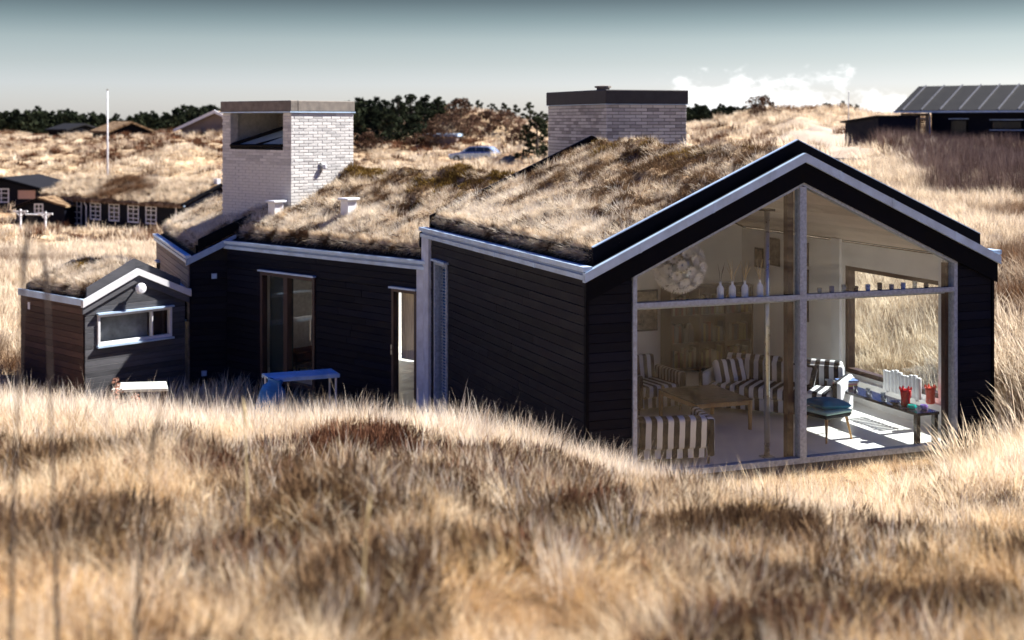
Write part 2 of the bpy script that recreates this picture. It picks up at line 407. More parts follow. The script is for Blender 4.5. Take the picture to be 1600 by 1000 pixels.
for p, z in ((-100, -2.2), (100, -2.45), (250, -2.3), (450, -1.0), (700, .1), (1000, 1.3), (1250, 3.0), (1400, 2.85), (1600, 2.85), (1900, 2.9)): c_(p, 80, z)
for p, z in ((-100, -2.6), (50, -3.1), (200, -3.0), (330, -2.2)): c_(p, 95, z)
for p, z in ((560, .2), (740, .5), (900, 1.2), (1100, 2.2), (1250, 3.3), (1350, 3.1), (1500, 2.95), (1700, 2.95)): c_(p, 97, z)
for p, z in ((-100, -1.2), (50, -1.2), (200, -.6), (320, .0), (450, .1), (560, .4), (740, .72), (900, 1.5), (1100, 2.7), (1250, 3.9), (1400, 3.4), (1700, 3.1)): c_(p, 122, z)
for p, z in ((-100, .0), (50, .15), (200, 1.1), (300, 1.7), (450, .6), (560, 1.2), (620, 1.9), (700, 2.9), (760, 3.2), (840, 2.3), (950, 2.2), (1090, 3.2), (1190, 4.6), (1280, 4.9), (1400, 5.0), (1700, 3.6)): c_(p, 146, z)
for p, z in ((50, .5), (200, 1.5), (300, 2.2), (560, 2.0), (640, 3.6), (700, 5.2), (745, 6.0), (800, 4.9), (860, 3.6), (1000, 3.0), (1190, 5.3), (1340, 6.0), (1500, 4.8)): c_(p, 166, z)
for p, z in ((-100, 1.0), (100, 1.2), (300, 2.2), (560, 2.4), (740, 4.2), (900, 3.4), (1200, 4.4), (1600, 4.2)): c_(p, 205, z)
for p, z in ((-200, 1.7), (100, 1.8), (300, 2.3), (600, 2.6), (900, 3.0), (1300, 3.4), (1700, 3.4)): c_(p, 265, z)
for a in range(-40, 41, 16): CT.append((420 * math.sin(R(a)), 420 * math.cos(R(a)), 3.2)); CT.append((1500 * math.sin(R(a)), 1500 * math.cos(R(a)), 3.6))
for a in range(60, 301, 40):
    for r_, z in ((9, 2.7), (22, 2.9), (60, 2.6), (200, 3.0), (1500, 3.4)): CT.append((r_ * math.sin(R(a)), r_ * math.cos(R(a)), z))
CT = np.array(CT)
_cq = np.stack(_q(CT[:, 0], CT[:, 1]), 1)
_d = np.sqrt(((_cq[:, None] - _cq[None]) ** 2).sum(-1))
_A = np.block([[_d, np.ones((len(CT), 1)), _cq], [np.ones((1, len(CT))), np.zeros((1, 3))], [_cq.T, np.zeros((2, 3))]])
_wt = np.linalg.solve(_A, np.concatenate([CT[:, 2], np.zeros(3)]))
def _rbf(x, y):
    qx, qy = _q(x, y); out = np.empty_like(x)
    for i in range(0, len(x), 20000):
        s = slice(i, i + 20000)
        d = np.sqrt((qx[s, None] - _cq[None, :, 0]) ** 2 + (qy[s, None] - _cq[None, :, 1]) ** 2)
        out[s] = d @ _wt[:-3] + _wt[-3] + qx[s] * _wt[-2] + qy[s] * _wt[-1]
    return out
def vnoise(x, y, seed=0):
    xi = np.floor(x).astype(np.int64); yi = np.floor(y).astype(np.int64); fx = x - xi; fy = y - yi
    def h(a, b):
        n = (a * 374761393 + b * 668265263 + seed * 974634777) & 0xFFFFFFFF
        n = ((n ^ (n >> 13)) * 1274126177) & 0xFFFFFFFF
        return ((n ^ (n >> 16)) & 0xFFFF) / 65535.0
    u = fx * fx * (3 - 2 * fx); v = fy * fy * (3 - 2 * fy)
    return (h(xi, yi) * (1 - u) + h(xi + 1, yi) * u) * (1 - v) + (h(xi, yi + 1) * (1 - u) + h(xi + 1, yi + 1) * u) * v
def fbm(x, y, seed=0, o=4):
    s = 0; a = .5; t = 0
    for i in range(o):
        s = s + a * vnoise(x * 2 ** i + i * 17.3, y * 2 ** i - i * 9.1, seed + i); t += a; a *= .5
    return s / t
def sm(a, b, x):
    t = np.clip((x - a) / (b - a), 0, 1); return t * t * (3 - 2 * t)
FOOT = []                                    # (inverse frame, x0, x1, y0, y1, level, blend)
def foot(F, x0, x1, y0, y1, lev, blend=1.0):
    FOOT.append((np.array(F.inverted()), x0, x1, y0, y1, lev, blend))
foot(F_MAIN, 0, W, 0, L, -.16, .8); foot(F_MID, 0, 6.2, 0, 5.2, -.75, 1.0); foot(F_END, 0, 3.6, 0, 5.7, -1.0, 1.0); foot(F_SHED, 0, 2.23, 0, 2.45, -1.0, 1.0)
foot(F_MAIN, .3, W - .3, -1.1, 0, -.13, .9)
def foot_dist(f, x, y):
    m = f[0]; lx = m[0, 0] * x + m[0, 1] * y + m[0, 3]; ly = m[1, 0] * x + m[1, 1] * y + m[1, 3]
    dx = np.maximum(np.maximum(f[1] - lx, lx - f[2]), 0); dy = np.maximum(np.maximum(f[3] - ly, ly - f[4]), 0)
    return np.sqrt(dx * dx + dy * dy)
MOUNDS = [(px(560, 10.9), 10.9, .16, .6), (px(700, 11.1), 11.1, .05, .9), (px(860, 11.0), 11.0, .05, 1.0), (px(330, 8.2), 8.2, .12, .5), (px(1560, 11.5), 11.5, .2, .6), (px(600, 6.6), 6.6, .10, .45), (px(1120, 8.0), 8.0, .10, .6)]
def height(x, y):
    x = np.asarray(x, float); y = np.asarray(y, float); sh = x.shape; x = x.ravel(); y = y.ravel()
    r = np.sqrt(x * x + y * y)
    z = _rbf(x, y)
    near = 1 - sm(16, 24, r); midr = sm(24, 34, r) * (1 - sm(55, 80, r)); far = sm(55, 90, r) * (1 - sm(400, 700, r))
    z = z + near * sm(1.5, 4, r) * (1 - .6 * sm(11.5, 13, r)) * ((fbm(x / 1.3, y / 1.3, 3) - .5) * .42 + (fbm(x / .42, y / .42, 5, 3) - .5) * .20)
    z = z + midr * (fbm(x / 3, y / 3, 8) - .5) * .6 + far * ((fbm(x / 15, y / 15, 9) - .5) * 2.8 + (fbm(x / 4, y / 4, 10) - .5) * 2.0)
    for mx, my, mh, mr in MOUNDS: z = z + mh * np.exp(-((x - mx) ** 2 + (y - my) ** 2) / mr ** 2)
    for f in FOOT:
        d = foot_dist(f, x, y); w = 1 - sm(.15, .15 + f[6], d); z = z * (1 - w) + np.minimum(z, f[5]) * w
    return z.reshape(sh)
def hgt(x, y): return float(height(np.array([x]), np.array([y]))[0])
# far buildings stand on levelled ground
F_COT = T(px(65, 103), 103, 0) @ RZ(-39)
F_NB = T(px(1404, 88), 88, 0) @ RZ(-3)
COT_Z = -3.1; NB_Z = 2.95
foot(F_COT, -6, 15, -1, 7, COT_Z, 6); foot(F_NB, -6, 16, 0, 8, NB_Z, 5)

# one sheet of ground, finer where it is near
def build_ground():
    ang = np.concatenate([np.linspace(-180, -40, 40, endpoint=False), np.linspace(-40, 40, 620, endpoint=False), np.linspace(40, 180, 41)])
    rad = np.concatenate([[.05, .8, 1.6], np.geomspace(2.2, 20, 210), np.geomspace(20.3, 330, 190), np.geomspace(360, 5200, 20)])
    A, Rr = np.meshgrid(np.radians(ang[:-1]), rad)
    x = (Rr * np.sin(A)).ravel(); y = (Rr * np.cos(A)).ravel(); z = height(x, y)
    n = len(ang) - 1; m = len(rad)
    me = bpy.data.meshes.new('dune_ground')
    i = np.arange(m - 1)[:, None] * n + np.arange(n)[None]; j = np.arange(m - 1)[:, None] * n + (np.arange(n)[None] + 1) % n
    q = np.stack([i, j, j + n, i + n], -1).reshape(-1, 4)[:, ::-1]
    me.vertices.add(len(x)); me.vertices.foreach_set('co', np.stack([x, y, z], 1).ravel())
    me.loops.add(q.size); me.loops.foreach_set('vertex_index', q.ravel().astype(np.int32))
    me.polygons.add(len(q)); me.polygons.foreach_set('loop_start', np.arange(0, q.size, 4, dtype=np.int32))
    me.polygons.foreach_set('use_smooth', np.ones(len(q), bool)); me.update(calc_edges=True)
    at = me.attributes.new('sand', 'FLOAT', 'POINT'); at.data.foreach_set('value', sand_mask(x, y).astype(np.float32))
    r_ = np.sqrt(x * x + y * y); at = me.attributes.new('litter', 'FLOAT', 'POINT'); at.data.foreach_set('value', (1 - sm(14.5, 19, r_)).astype(np.float32))
    t = NT('dune_soil'); p = t.pos()
    n1 = t.noise(p, .35, 8, .65); n2 = t.noise(p, 3.2, 6, .65); n3 = t.noise(p, .06, 5, .6)
    f = t.math('ADD', t.math('MULTIPLY', n1, .5), t.math('MULTIPLY', n2, .5))
    col = t.ramp(f, [(.34, (.05, .03, .018)), (.45, (.19, .125, .07)), (.54, (.46, .34, .21)), (.68, (.68, .55, .38))])
    col = t.mix(t.rng(n3, .5, .62, 0, .55), col, (.16, .075, .035))
    col = t.mix(t.n('ShaderNodeAttribute', attribute_name='litter').outputs['Fac'], col, t.ramp(f, [(.36, (.035, .02, .010)), (.5, (.12, .07, .034)), (.66, (.30, .19, .095))]))
    sd = t.mix(n2, (.26, .20, .15), (.46, .38, .30))
    a = t.n('ShaderNodeAttribute', attribute_name='sand').outputs['Fac']
    col = t.mix(a, col, sd)
    t.bsdf(col, .95, 0, .1, t.bump(f, .8, .06))
    me.materials.append(t.m)
    g = link('dune_ground', me); g['kind'] = 'structure'; g['label'] = 'sandy dune ground under dry grass'
def sand_mask(x, y):
    u = x / np.maximum(y, 1) * 2150 + 800
    a = np.exp(-((u - 1285) / 75) ** 4) * sm(58, 70, y) * (1 - sm(125, 140, y))
    return np.clip(a * 1.6 * (fbm(x / 4, y / 4, 31) * 1.6 - .1), 0, 1)
build_ground()

# ------------------------------------------------------------------ the house
house = tag(link('summer_house', None, None, T(.934, 17.3)), 'low black timber summer house with grass roofs, a glazed gable and a pale brick tower', 'house')
TAN = .46
FS = F_MAIN @ RZ(-90)                                  # left side wall seen from outside: x' = -v
FR = F_MAIN @ T(W, 0) @ RZ(90)                         # right side wall: x' = v
def zr(u): return 2.55 + TAN * (u if u < W / 2 else W - u)      # underside of the rake fascia
# side wall with its narrow blind window
so = [(-6.27, -5.58, -.35, 2.2)]
wall(house, FS, -6.88, -.03, -.6, 2.55, M['black_side'], so, 'side_wall', inner=M['inner_wall'], course=.122, joint=3)
wn_ = window(house, FS, -6.27, -5.58, -.35, 2.2, .055, cols=1, mat=M['frame'])
for i in range(46):
    MB().box(-6.2, -5.65, -.012, .012, -.001, .001, Matrix.Translation((0, .085, -.25 + i * .052)) @ Matrix.Rotation(R(35), 4, 'X')).build('blind_slat', M['vent_white'], wn_, FS)
MB().box(-6.25, -5.6, .13, .14, -.35, 2.2).build('blind_backing', M['blue_deep'], wn_, FS)
# right wall with the big side window
ro = [(.25, 3.43, .42, 2.17)]  # unseen front bay past the jamb added so sun reaches the floor
wall(house, FR, .03, 6.88, -.6, 2.55, M['black_side'], ro, 'side_wall', inner=M['inner_wall'], course=.122)
window(house, FR, .25, 3.43, .42, 2.17, .07, -.02, .12, mat=M['dark_wood'], colw=[.95], mull=.08)
MB().box(3.5, 3.74, .142, .19, 0, 2.6).build('window_jamb', M['white'], house, FR)
MB().box(.90, .99, .142, .17, 0, 2.6).build('window_jamb', M['white'], house, FR)
MB().box(.4, 3.5, .142, .24, .0, .36).build('inner_sill', M['inner_wall'], house, FR)
# gables
wx = [(.64, 2.61), (W / 2, 3.76), (W - .64, 2.61)]
gp = [(.02, -.6), (.64, -.6), *wx, (W - .64, -.6), (W - .02, -.6), (W - .02, zr(0) - .02), (W / 2, zr(W / 2) - .02), (.02, zr(0) - .02)]
gw = MB().xz(gp, .022, .13).build('gable_wall', M['backing'], house, F_MAIN)
planks(gw, F_MAIN, .035, .635, -.45, 2.52, M['black_gable'], course=.122)
planks(gw, F_MAIN, W - .635, W - .035, -.45, 2.52, M['black_gable'], course=.122)
for x in (-.012, W - .03): MB().box(x, x + .042, -.012, .05, -.6, 2.44).build('corner_board', M['black_trim'], house, F_MAIN)
bp = [(0.02, -.6), (W - .02, -.6), (W - .02, zr(0) - .04), (W / 2, zr(W / 2) - .04), (.02, zr(0) - .04)]
MB().xz(bp, 6.74, 6.88).build('gable_wall', M['inner_wall'], house, F_MAIN)
MB().box(.15, W - .15, .16, 6.73, -.12, 0).build('floor', M['floor'], house, F_MAIN)
MB().box(.1, W - .1, .03, .15, -.7, -.03).build('plinth', M['concrete'], house, F_MAIN)
# glazed gable: outer frame, mullion, transom, four panes
fr = MB(); c = W / 2; SL = (3.76 - 2.61) / (c - .64)
fr.box(.64, .695, -.03, .10, 0, 2.61 + SL * .05); fr.box(W - .695, W - .64, -.03, .10, 0, 2.61 + SL * .05)
fr.xz([(.695, 2.61 + SL * .055 - .075), (c, 3.76 - .075), (c, 3.76), (.695, 2.61 + SL * .055)], -.028, .098)
fr.xz([(c, 3.76 - .075), (W - .695, 2.61 + SL * .055 - .075), (W - .695, 2.61 + SL * .055), (c, 3.76)], -.028, .098)
fr.box(.695, W - .695, -.026, .096, -.03, .045)
gwin = fr.build('gable_window', M['frame'], house, F_MAIN)
MB().box(c - .05, c + .05, -.034, .10, .045, 3.67).build('mullion', M['frame'], gwin, F_MAIN)
for a, b in ((.695, c - .05), (c + .05, W - .695)):
    MB().box(a, b, -.03, .0, 2.165, 2.225).box(a, b, 0, .09, 2.15, 2.185).build('transom', M['frame'], gwin, F_MAIN)
def zw(u): return 2.61 + SL * ((u if u < c else W - u) - .64) - .075
for a, b in ((.695, c - .05), (c + .05, W - .695)):
    MB().box(a, b, .035, .047, .045, 2.15).build('pane', M['glass'], gwin, F_MAIN)
    MB().xz([(a, 2.225), (b, 2.225), (b, zw(b)), (a, zw(a))], .035, .047).build('pane', M['glass'], gwin, F_MAIN)
for s in (1, -1):                                      # metal drip above the raked frame
    p = [(.60, 2.60), (c, 3.775), (c, 3.80), (.60, 2.625)]
    if s < 0: p = [(W - x, z) for x, z in p][::-1]
    MB().xz(p, -.06, -.031).build('drip_cap', M['zinc'], gwin, F_MAIN)
MB().box(c - .15, c - .06, .12, .22, 0, 3.70).build('timber_post', M['dark_wood'], house, F_MAIN)
MB().box(W - .74, W - .645, .115, .2, 0, 2.55).build('timber_post', M['dark_wood'], house, F_MAIN)
# roof: deck, boarded ceiling, rake boards, zinc fascias, gutters, turf boards, turf
def slope_poly(u0, u1, lo, hi, tan=TAN, base=2.55):
    return [(u0, base + tan * u0 + lo), (u1, base + tan * u1 + lo), (u1, base + tan * u1 + hi), (u0, base + tan * u0 + hi)]
def mirror(p, w): return [(w - x, z) for x, z in p][::-1]
for s in (0, 1):
    mm = (lambda p: mirror(p, W)) if s else (lambda p: p)
    deck = MB().xz(mm(slope_poly(.03, c, .0, .10)), -.02, 6.95).build('roof', M['roofing'], house, F_MAIN)
    MB().xz(mm(slope_poly(-.03, c, -.27, -.003)), -.062, -.02).build('bargeboard', M['black_trim'], house, F_MAIN)
    MB().xz(mm(slope_poly(-.06, c, .0, .12)), -.10, -.022).build('rake_fascia', M['zinc'], house, F_MAIN)
    MB().xz(mm([(.14, 2.66), (c, 2.66 + .4485 * (c - .14)), (c, 4.29), (.14, 2.94)]), .10, .15).build('turf_board', M['black_trim'], house, F_MAIN)
    MB().xz(mm([(.14, 2.94), (c, 4.29), (c, 4.302), (.14, 2.952)]), .095, .155).build('turf_board_cap', M['zinc'], house, F_MAIN)
    MB().xz(mm([(.1, 2.60), (c, 2.60 + .4485 * (c - .1)), (c, 4.29), (.1, 2.92)]), 6.86, 6.92).build('turf_board', M['black_trim'], house, F_MAIN)
    MB().xz(mm(slope_poly(-.06, c, -.16, .10)), 6.93, 6.99).build('rake_fascia', M['black_trim'], house, F_MAIN)
    x0, x1 = ((-.06, -.004) if not s else (W + .004, W + .06))
    MB().box(x0, x1, -.09, 6.95, 2.55, 2.612).build('eave_fascia', M['zinc'], house, F_MAIN)
    x0, x1 = ((-.085, .05) if not s else (W - .05, W + .085))
    MB().box(x0, x1, -.08, 6.95, 2.66, 2.72).build('gutter', M['zinc'], house, F_MAIN)
    x0, x1 = ((-.03, .03) if not s else (W - .03, W + .03))
    MB().box(x0, x1, -.07, 6.94, 2.612, 2.66).build('gutter_back', M['vent_blue'], house, F_MAIN)  # shaded gap between the zinc strips, sky reflection put into its blue
    x0, x1 = ((.15, .19) if not s else (W - .19, W - .15))
    MB().box(x0, x1, .155, 6.85, 2.70, 2.90).build('turf_board', M['black_trim'], house, F_MAIN)
for s in (0, 1):                                        # overlaps of the zinc sheets
    for u in (.7, 1.75, 2.6):
        p = slope_poly(u, u + .03, -.004, .124); MB().xz(mirror(p, W) if s else p, -.105, -.10).build('lap_joint', M['zinc'], house, F_MAIN)
for v in (1.6, 3.2, 4.8, 6.2): MB().box(-.066, -.06, v, v + .03, 2.546, 2.616).build('lap_joint', M['zinc'], house, F_MAIN)
# ceiling boards, each its own piece, running along the room
for s in (0, 1):
    n = 18; du = (c - .12) / n
    for i in range(n):
        u = .12 + du * i
        a = 2.55 + TAN * u - .02; b = 2.55 + TAN * (u + du - .006) - .02
        p = [(u, a), (u + du - .006, b), (u + du - .006, b + .014), (u, a + .014)]
        MB().xz(mirror(p, W) if s else p, .14, 6.73).build('ceiling_board', M['ceiling'], house, F_MAIN)
MB().box(.14, .30, .13, .16, 0, 2.6).build('inner_lining', M['inner_wall'], house, F_MAIN)
# corner post of plaster where the two wings meet
MB().box(-.05, .11, 6.50, 6.90, -.9, 2.545).build('plaster_pier', M['plaster'], house, F_MAIN)

# --- middle wing
MT = .52; ML, MW = 6.1, 5.2; MFL = -.5
mo = [(1.167, 2.86, MFL, 1.62), (5.02, 5.67, MFL, 1.61)]
wall(house, F_MID, .02, 5.68, -1.0, 1.99, M['black_gable'], mo, 'front_wall', inner=M['inner_wall'], course=.125, joint=2.0)
window(house, F_MID, 1.167, 2.86, MFL, 1.62, .07, -.03, .10, mat=M['dark_wood'], colw=[1.167 + .80], mull=.12, name='sliding_door', sill=False)
window(house, F_MID, 5.02, 5.67, MFL, 1.61, .06, -.03, .10, mat=M['dark_wood'], name='glass_door', sill=False)
MB().tube([(5.06, -.06, .45), (5.06, -.06, .62)], .012).build('door_handle', M['steel'], house, F_MID)
MB().tube([(2.79, -.06, .45), (2.79, -.06, .85)], .012).build('door_handle', M['steel'], house, F_MID)
MB().box(5.69, 6.02, -.04, .3, -1.0, 1.985).build('plaster_pier', M['plaster'], house, F_MID)
bo = [(.25, 2.7, -.3, 1.6), (3.6, 5.2, .3, 1.6)]
mbw = MB()
for a, b, z0, z1 in split_rects(.02, ML - .02, -1.0, 1.99, bo): mbw.box(a, b, MW - .14, MW - .02, z0, z1)
mbw.build('back_wall', M['inner_wall'], house, F_MID)
for o in bo: window(house, F_MID, o[0], o[1], o[2], o[3], .06, MW - .13, MW, cols=2, mat=M['dark_wood'], pane_y=MW - .06, head=False, sill=False)
for x in (.02, ML - .14):
    MB().xz([(0, -1.0), (MW - .15, -1.0), (MW - .15, 1.95), (MW / 2, 1.97 + MT * MW / 2), (0, 1.97)], -.06, .06).build('end_wall', M['inner_wall'], house, F_MID @ T(x + .06, .15) @ RZ(90) @ T(0, 0))
MB().box(.15, ML - .15, .15, MW - .15, MFL - .12, MFL).build('floor', M['floor'], house, F_MID)
MB().box(.15, .27, 2.6, 4.4, MFL, 1.6).build('wardrobe_panel', plain('birch_panel', (.62, .48, .30), .6), house, F_MID)
MB().box(1.24, 1.93, .16, .20, MFL, 1.56).build('curtain_or_dark_sheet', M['seat_dark'], house, F_MID)  # dark sheet added so the left pane reads as unlit room
MB().box(5.06, 5.63, .18, .21, .35, 1.56).build('curtain_or_dark_sheet', plain('cream_curtain', (.66, .54, .36), .9, 0, .25, 7, stretch=(9, 9, .6)), house, F_MID)
def mslope(s0, s1, lo, hi): return [(2.02 + MT * s0 + lo, s0), (2.02 + MT * s1 + lo, s1), (2.02 + MT * s1 + hi, s1), (2.02 + MT * s0 + hi, s0)]
def yz_prism(pts, x0, x1):
    """profile in (y,z) pushed along x"""
    m = MB(); n = len(pts)
    return m.add([(x0, y, z) for y, z in pts] + [(x1, y, z) for y, z in pts], [tuple(range(n)), tuple(range(2 * n - 1, n - 1, -1))] + [(i, i + n, (i + 1) % n + n, (i + 1) % n) for i in range(n)])
for s in (0, 1):
    fl = (lambda p: [(MW - y, z) for y, z in p]) if s else (lambda p: p)
    yz_prism(fl([(.0, 2.02), (MW / 2, 2.02 + MT * MW / 2), (MW / 2, 2.12 + MT * MW / 2), (0, 2.12)]), .0, ML).build('roof', M['roofing'], house, F_MID)
    yz_prism(fl([(.12, 1.98), (MW / 2, 1.98 + MT * MW / 2 - .06), (MW / 2, 2.0 + MT * MW / 2 - .06), (.12, 2.0)]), .1, ML - .1).build('ceiling', M['ceiling'], house, F_MID)
    yz_prism(fl([(.1, 2.1), (MW / 2, 2.1 + MT * (MW / 2 - .1)), (MW / 2, 3.62), (.1, 2.34)]), ML - .06, ML).build('turf_board', M['black_trim'], house, F_MID)
    y0, y1 = ((-.06, -.004) if not s else (MW + .004, MW + .06))
    MB().box(.0, 6.0, y0, y1, 1.99, 2.05).build('eave_fascia', M['zinc'], house, F_MID)
    y0, y1 = ((-.085, .04) if not s else (MW - .04, MW + .085))
    MB().box(-.02, 6.0, y0, y1, 2.095, 2.15).build('gutter', M['zinc'], house, F_MID)
    y0, y1 = ((-.03, .03) if not s else (MW - .03, MW + .03))
    MB().box(-.0, 5.99, y0, y1, 2.05, 2.095).build('gutter_back', M['vent_blue'], house, F_MID)  # same gap on this wing, its shade and sky blue coloured in
    y0, y1 = ((.14, .18) if not s else (MW - .18, MW - .14))
    MB().box(.03, ML - .07, y0, y1, 2.13, 2.33).build('turf_board', M['black_trim'], house, F_MID)
# two roof vents
for t_, s_, z_ in ((2.62, 1.0, 2.66), (.70, .70, 2.55)):
    v = MB().box(t_ - .11, t_ + .11, s_ - .11, s_ + .11, z_, z_ + .36).build('roof_vent', M['vent_white'], house, F_MID, .004)
    MB().box(t_ - .155, t_ + .155, s_ - .155, s_ + .155, z_ + .362, z_ + .405).build('cap', M['vent_white'], v, F_MID, .008)

# --- end wing (its gable faces us, its long wall the left)
ET = .47; EW, EL = 1.9, 5.7
FES = F_END @ RZ(-90)
eo = [(-1.55, -.35, .55, 1.15), (-5.35, -4.95, -.2, 1.25)]
wall(house, FES, -EL, -.03, -1.3, 1.72, M['pale_board'], eo, 'side_wall', course=.125, joint=9)
for o in eo: window(house, FES, *o, fw=.06, mat=M['black_trim'])
ew = MB().xz([(.02, -1.3), (1.2, -1.3), (1.2, 1.72 + ET * 1.15), (.02, 1.72)], .022, .13).build('gable_wall', M['backing'], house, F_END)
planks(ew, F_END, .03, 1.15, -1.1, 1.75, M['black_gable'], course=.125)
MB().xz([(.02, -1.2), (2 * EW, -1.2), (2 * EW, 1.7), (EW, 1.7 + ET * EW), (.02, 1.7)], EL - .15, EL - .02).build('gable_wall', M['backing'], house, F_END)
def es(u0, u1, lo, hi): return [(u0, 1.72 + ET * u0 + lo), (u1, 1.72 + ET * u1 + lo), (u1, 1.72 + ET * u1 + hi), (u0, 1.72 + ET * u0 + hi)]
MB().xz(es(0, EW, 0, .08), .0, EL).build('roof', M['roofing'], house, F_END)
MB().xz(mirror(es(0, EW, 0, .08), 2 * EW), 3.0, EL).build('roof', M['roofing'], house, F_END)
MB().xz(es(-.06, 1.3, -.02, .11), -.08, -.004).build('rake_fascia', M['vent_blue'], house, F_END)
MB().xz([(.2, 1.95), (1.25, 1.95 + ET * 1.05), (1.25, 2.17 + ET * 1.05), (.2, 2.17)], .10, .15).build('turf_board', M['black_trim'], house, F_END)
MB().xz([(.2, 1.95), (EW, 1.95 + ET * (EW - .2)), (EW, 2.13 + ET * (EW - .2)), (.2, 2.13)], EL - .06, EL - .01).build('turf_board', M['black_trim'], house, F_END)
MB().box(-.06, -.004, -.08, EL, 1.72, 1.78).build('eave_fascia', M['zinc'], house, F_END)
MB().box(-.085, .04, -.07, EL, 1.82, 1.875).build('gutter', M['zinc'], house, F_END)
MB().box(-.03, .03, -.06, EL - .02, 1.78, 1.82).build('gutter_back', M['vent_blue'], house, F_END)  # blue stands for reflected sky in the shaded gap
MB().box(.16, .2, .155, EL - .07, 1.85, 2.05).build('turf_board', M['black_trim'], house, F_END)
for x, z in ((.50, 1.44), (.30, -.50)):
    vb = MB().box(x - .055, x + .055, -.03, -.004, z - .055, z + .055).build('wall_vent', M['vent_blue'], house, F_END, .004)
    for k in range(4): MB().box(x - .042, x + .042, -.038, -.031, z - .04 + k * .021, z - .03 + k * .021).build('louvre', M['blue'], vb, F_END)

# --- brick light tower
def bricks(parent, F, x0, x1, z0, z1, limit, mat, ops=(), blen=.228, course=.0625, joint=.012, depth=.05, y=0.0, ztop=None):
    """one wall face of running-bond brick; returns pieces past the limit as a list of boxes"""
    made = 0; rest = MB(); W0 = wmat(parent).inverted() @ F
    zs = np.arange(z1 - course, z0 - 1e-3, -course)
    for k, z in enumerate(zs):
        x = x1 - (0 if k % 2 else (blen + joint) / 2) ; first = True
        xs = x1
        while xs > x0 + .02:
            ln = (blen / 2 - joint / 2) if (first and k % 2) else blen
            a = max(x0, xs - ln); first = False
            for p, q in [(r_[0], r_[1]) for r_ in split_rects(a, xs, z, z + course, [o for o in ops if o[2] < z + course / 2 < o[3]]) if r_[1] - r_[0] > .02][:2]:
                jy = y + rng.uniform(-.003, .003)
                if made < limit:
                    o = bpy.data.objects.new('brick', box_mesh('brick', q - p, depth, course - joint, mat, .004)); COL.objects.link(o)
                    o.parent = parent; o.matrix_basis = W0 @ T(p, jy, z); made += 1
                else: rest.box(p, q, jy, jy + depth, z, z + course - joint)
            xs = a - joint
    return rest, made
TZ = 4.72
core = MB()
rec = (-2.105, -.27, 3.97, TZ + .1)
for a, b, z0, z1 in split_rects(-2.39, -.006, -.9, TZ, [rec]): core.box(a, b, .006, .2, z0, z1)
core.box(-2.39, -.22, .2, 1.62, -.9, 3.95); core.box(-.2, -.006, .2, 1.62, -.9, TZ); core.box(-2.39, -2.2, .2, 1.62, 3.95, TZ); core.box(-2.2, -.2, 1.4, 1.62, 3.95, TZ)
tower = core.build('brick_tower', M['mortar_pale'], house, F_TOW)
FTR = F_TOW @ RZ(90)                                    # right face: x' = v, outward -y'
rest, n1 = bricks(tower, FTR @ T(0, -.0), .0, 1.635, 2.62, TZ, 200, M['brick_pale'])
rest.build('brick_courses', M['brick_pale'], tower, FTR, kind='stuff') if rest.v else None
rest, n2 = bricks(tower, F_TOW, -2.41, .0, 2.15, TZ, 300 - n1, M['brick_pale'], [rec])
rest.build('brick_courses', M['brick_pale'], tower, F_TOW, kind='stuff')
rb, _ = bricks(tower, F_TOW, -2.2, -.2, 3.97, TZ, 0, M['brick_pale'], y=1.34)
rb.build('brick_courses', M['brick_grey'], tower, F_TOW, kind='stuff')  # back of the recess: its shade put into a darker brick
cap = MB()
cap.box(-2.43, .02, -.03, .16, TZ + .03, 4.97); cap.box(-.17, .021, .16, 1.66, TZ + .03, 4.968); cap.box(-2.43, -2.25, .16, 1.66, TZ + .03, 4.96); cap.box(-2.25, -.17, 1.5, 1.66, TZ + .03, 4.96)
cap.build('tower_cap', M['cap'], house, F_TOW, .012)
MB().box(-2.44, .03, -.045, 1.67, TZ + .002, TZ + .027).build('cap_flashing', M['zinc'], house, F_TOW)
sk = MB().add([(-2.09, .03, 4.02), (-.29, .03, 4.04), (-.29, 1.0, 4.62), (-2.09, .03, 4.0), (-.29, .03, 4.02), (-.29, 1.0, 4.60)], [(0, 1, 2), (5, 4, 3), (0, 3, 4, 1), (1, 4, 5, 2), (2, 5, 3, 0)]).build('skylight', M['skylight_glass'], house, F_TOW)
MB().tube([(-2.08, .03, 4.04), (-.29, 1.0, 4.66)], .045, 6).tube([(-2.09, .0, 4.03), (-.29, .0, 4.05)], .035, 6).tube([(-1.2, .02, 4.06), (-.29, .7, 4.36)], .022, 6).build('skylight_frame', M['black_trim'], sk, F_TOW)
MB().box(-2.1, -.28, .0, .2, 3.955, 4.0).build('recess_sill', M['black_trim'], house, F_TOW)
lm = MB().lathe([(.035, 0), (.05, .03), (.05, .10), (.02, .12)], 10).build('wall_lamp', M['vent_white'], house, FTR @ T(.82, -.05, 3.55))
MB().box(.74, .76, -.03, -.006, 3.48, 3.70).build('wall_lamp_bracket', M['steel'], house, FTR)

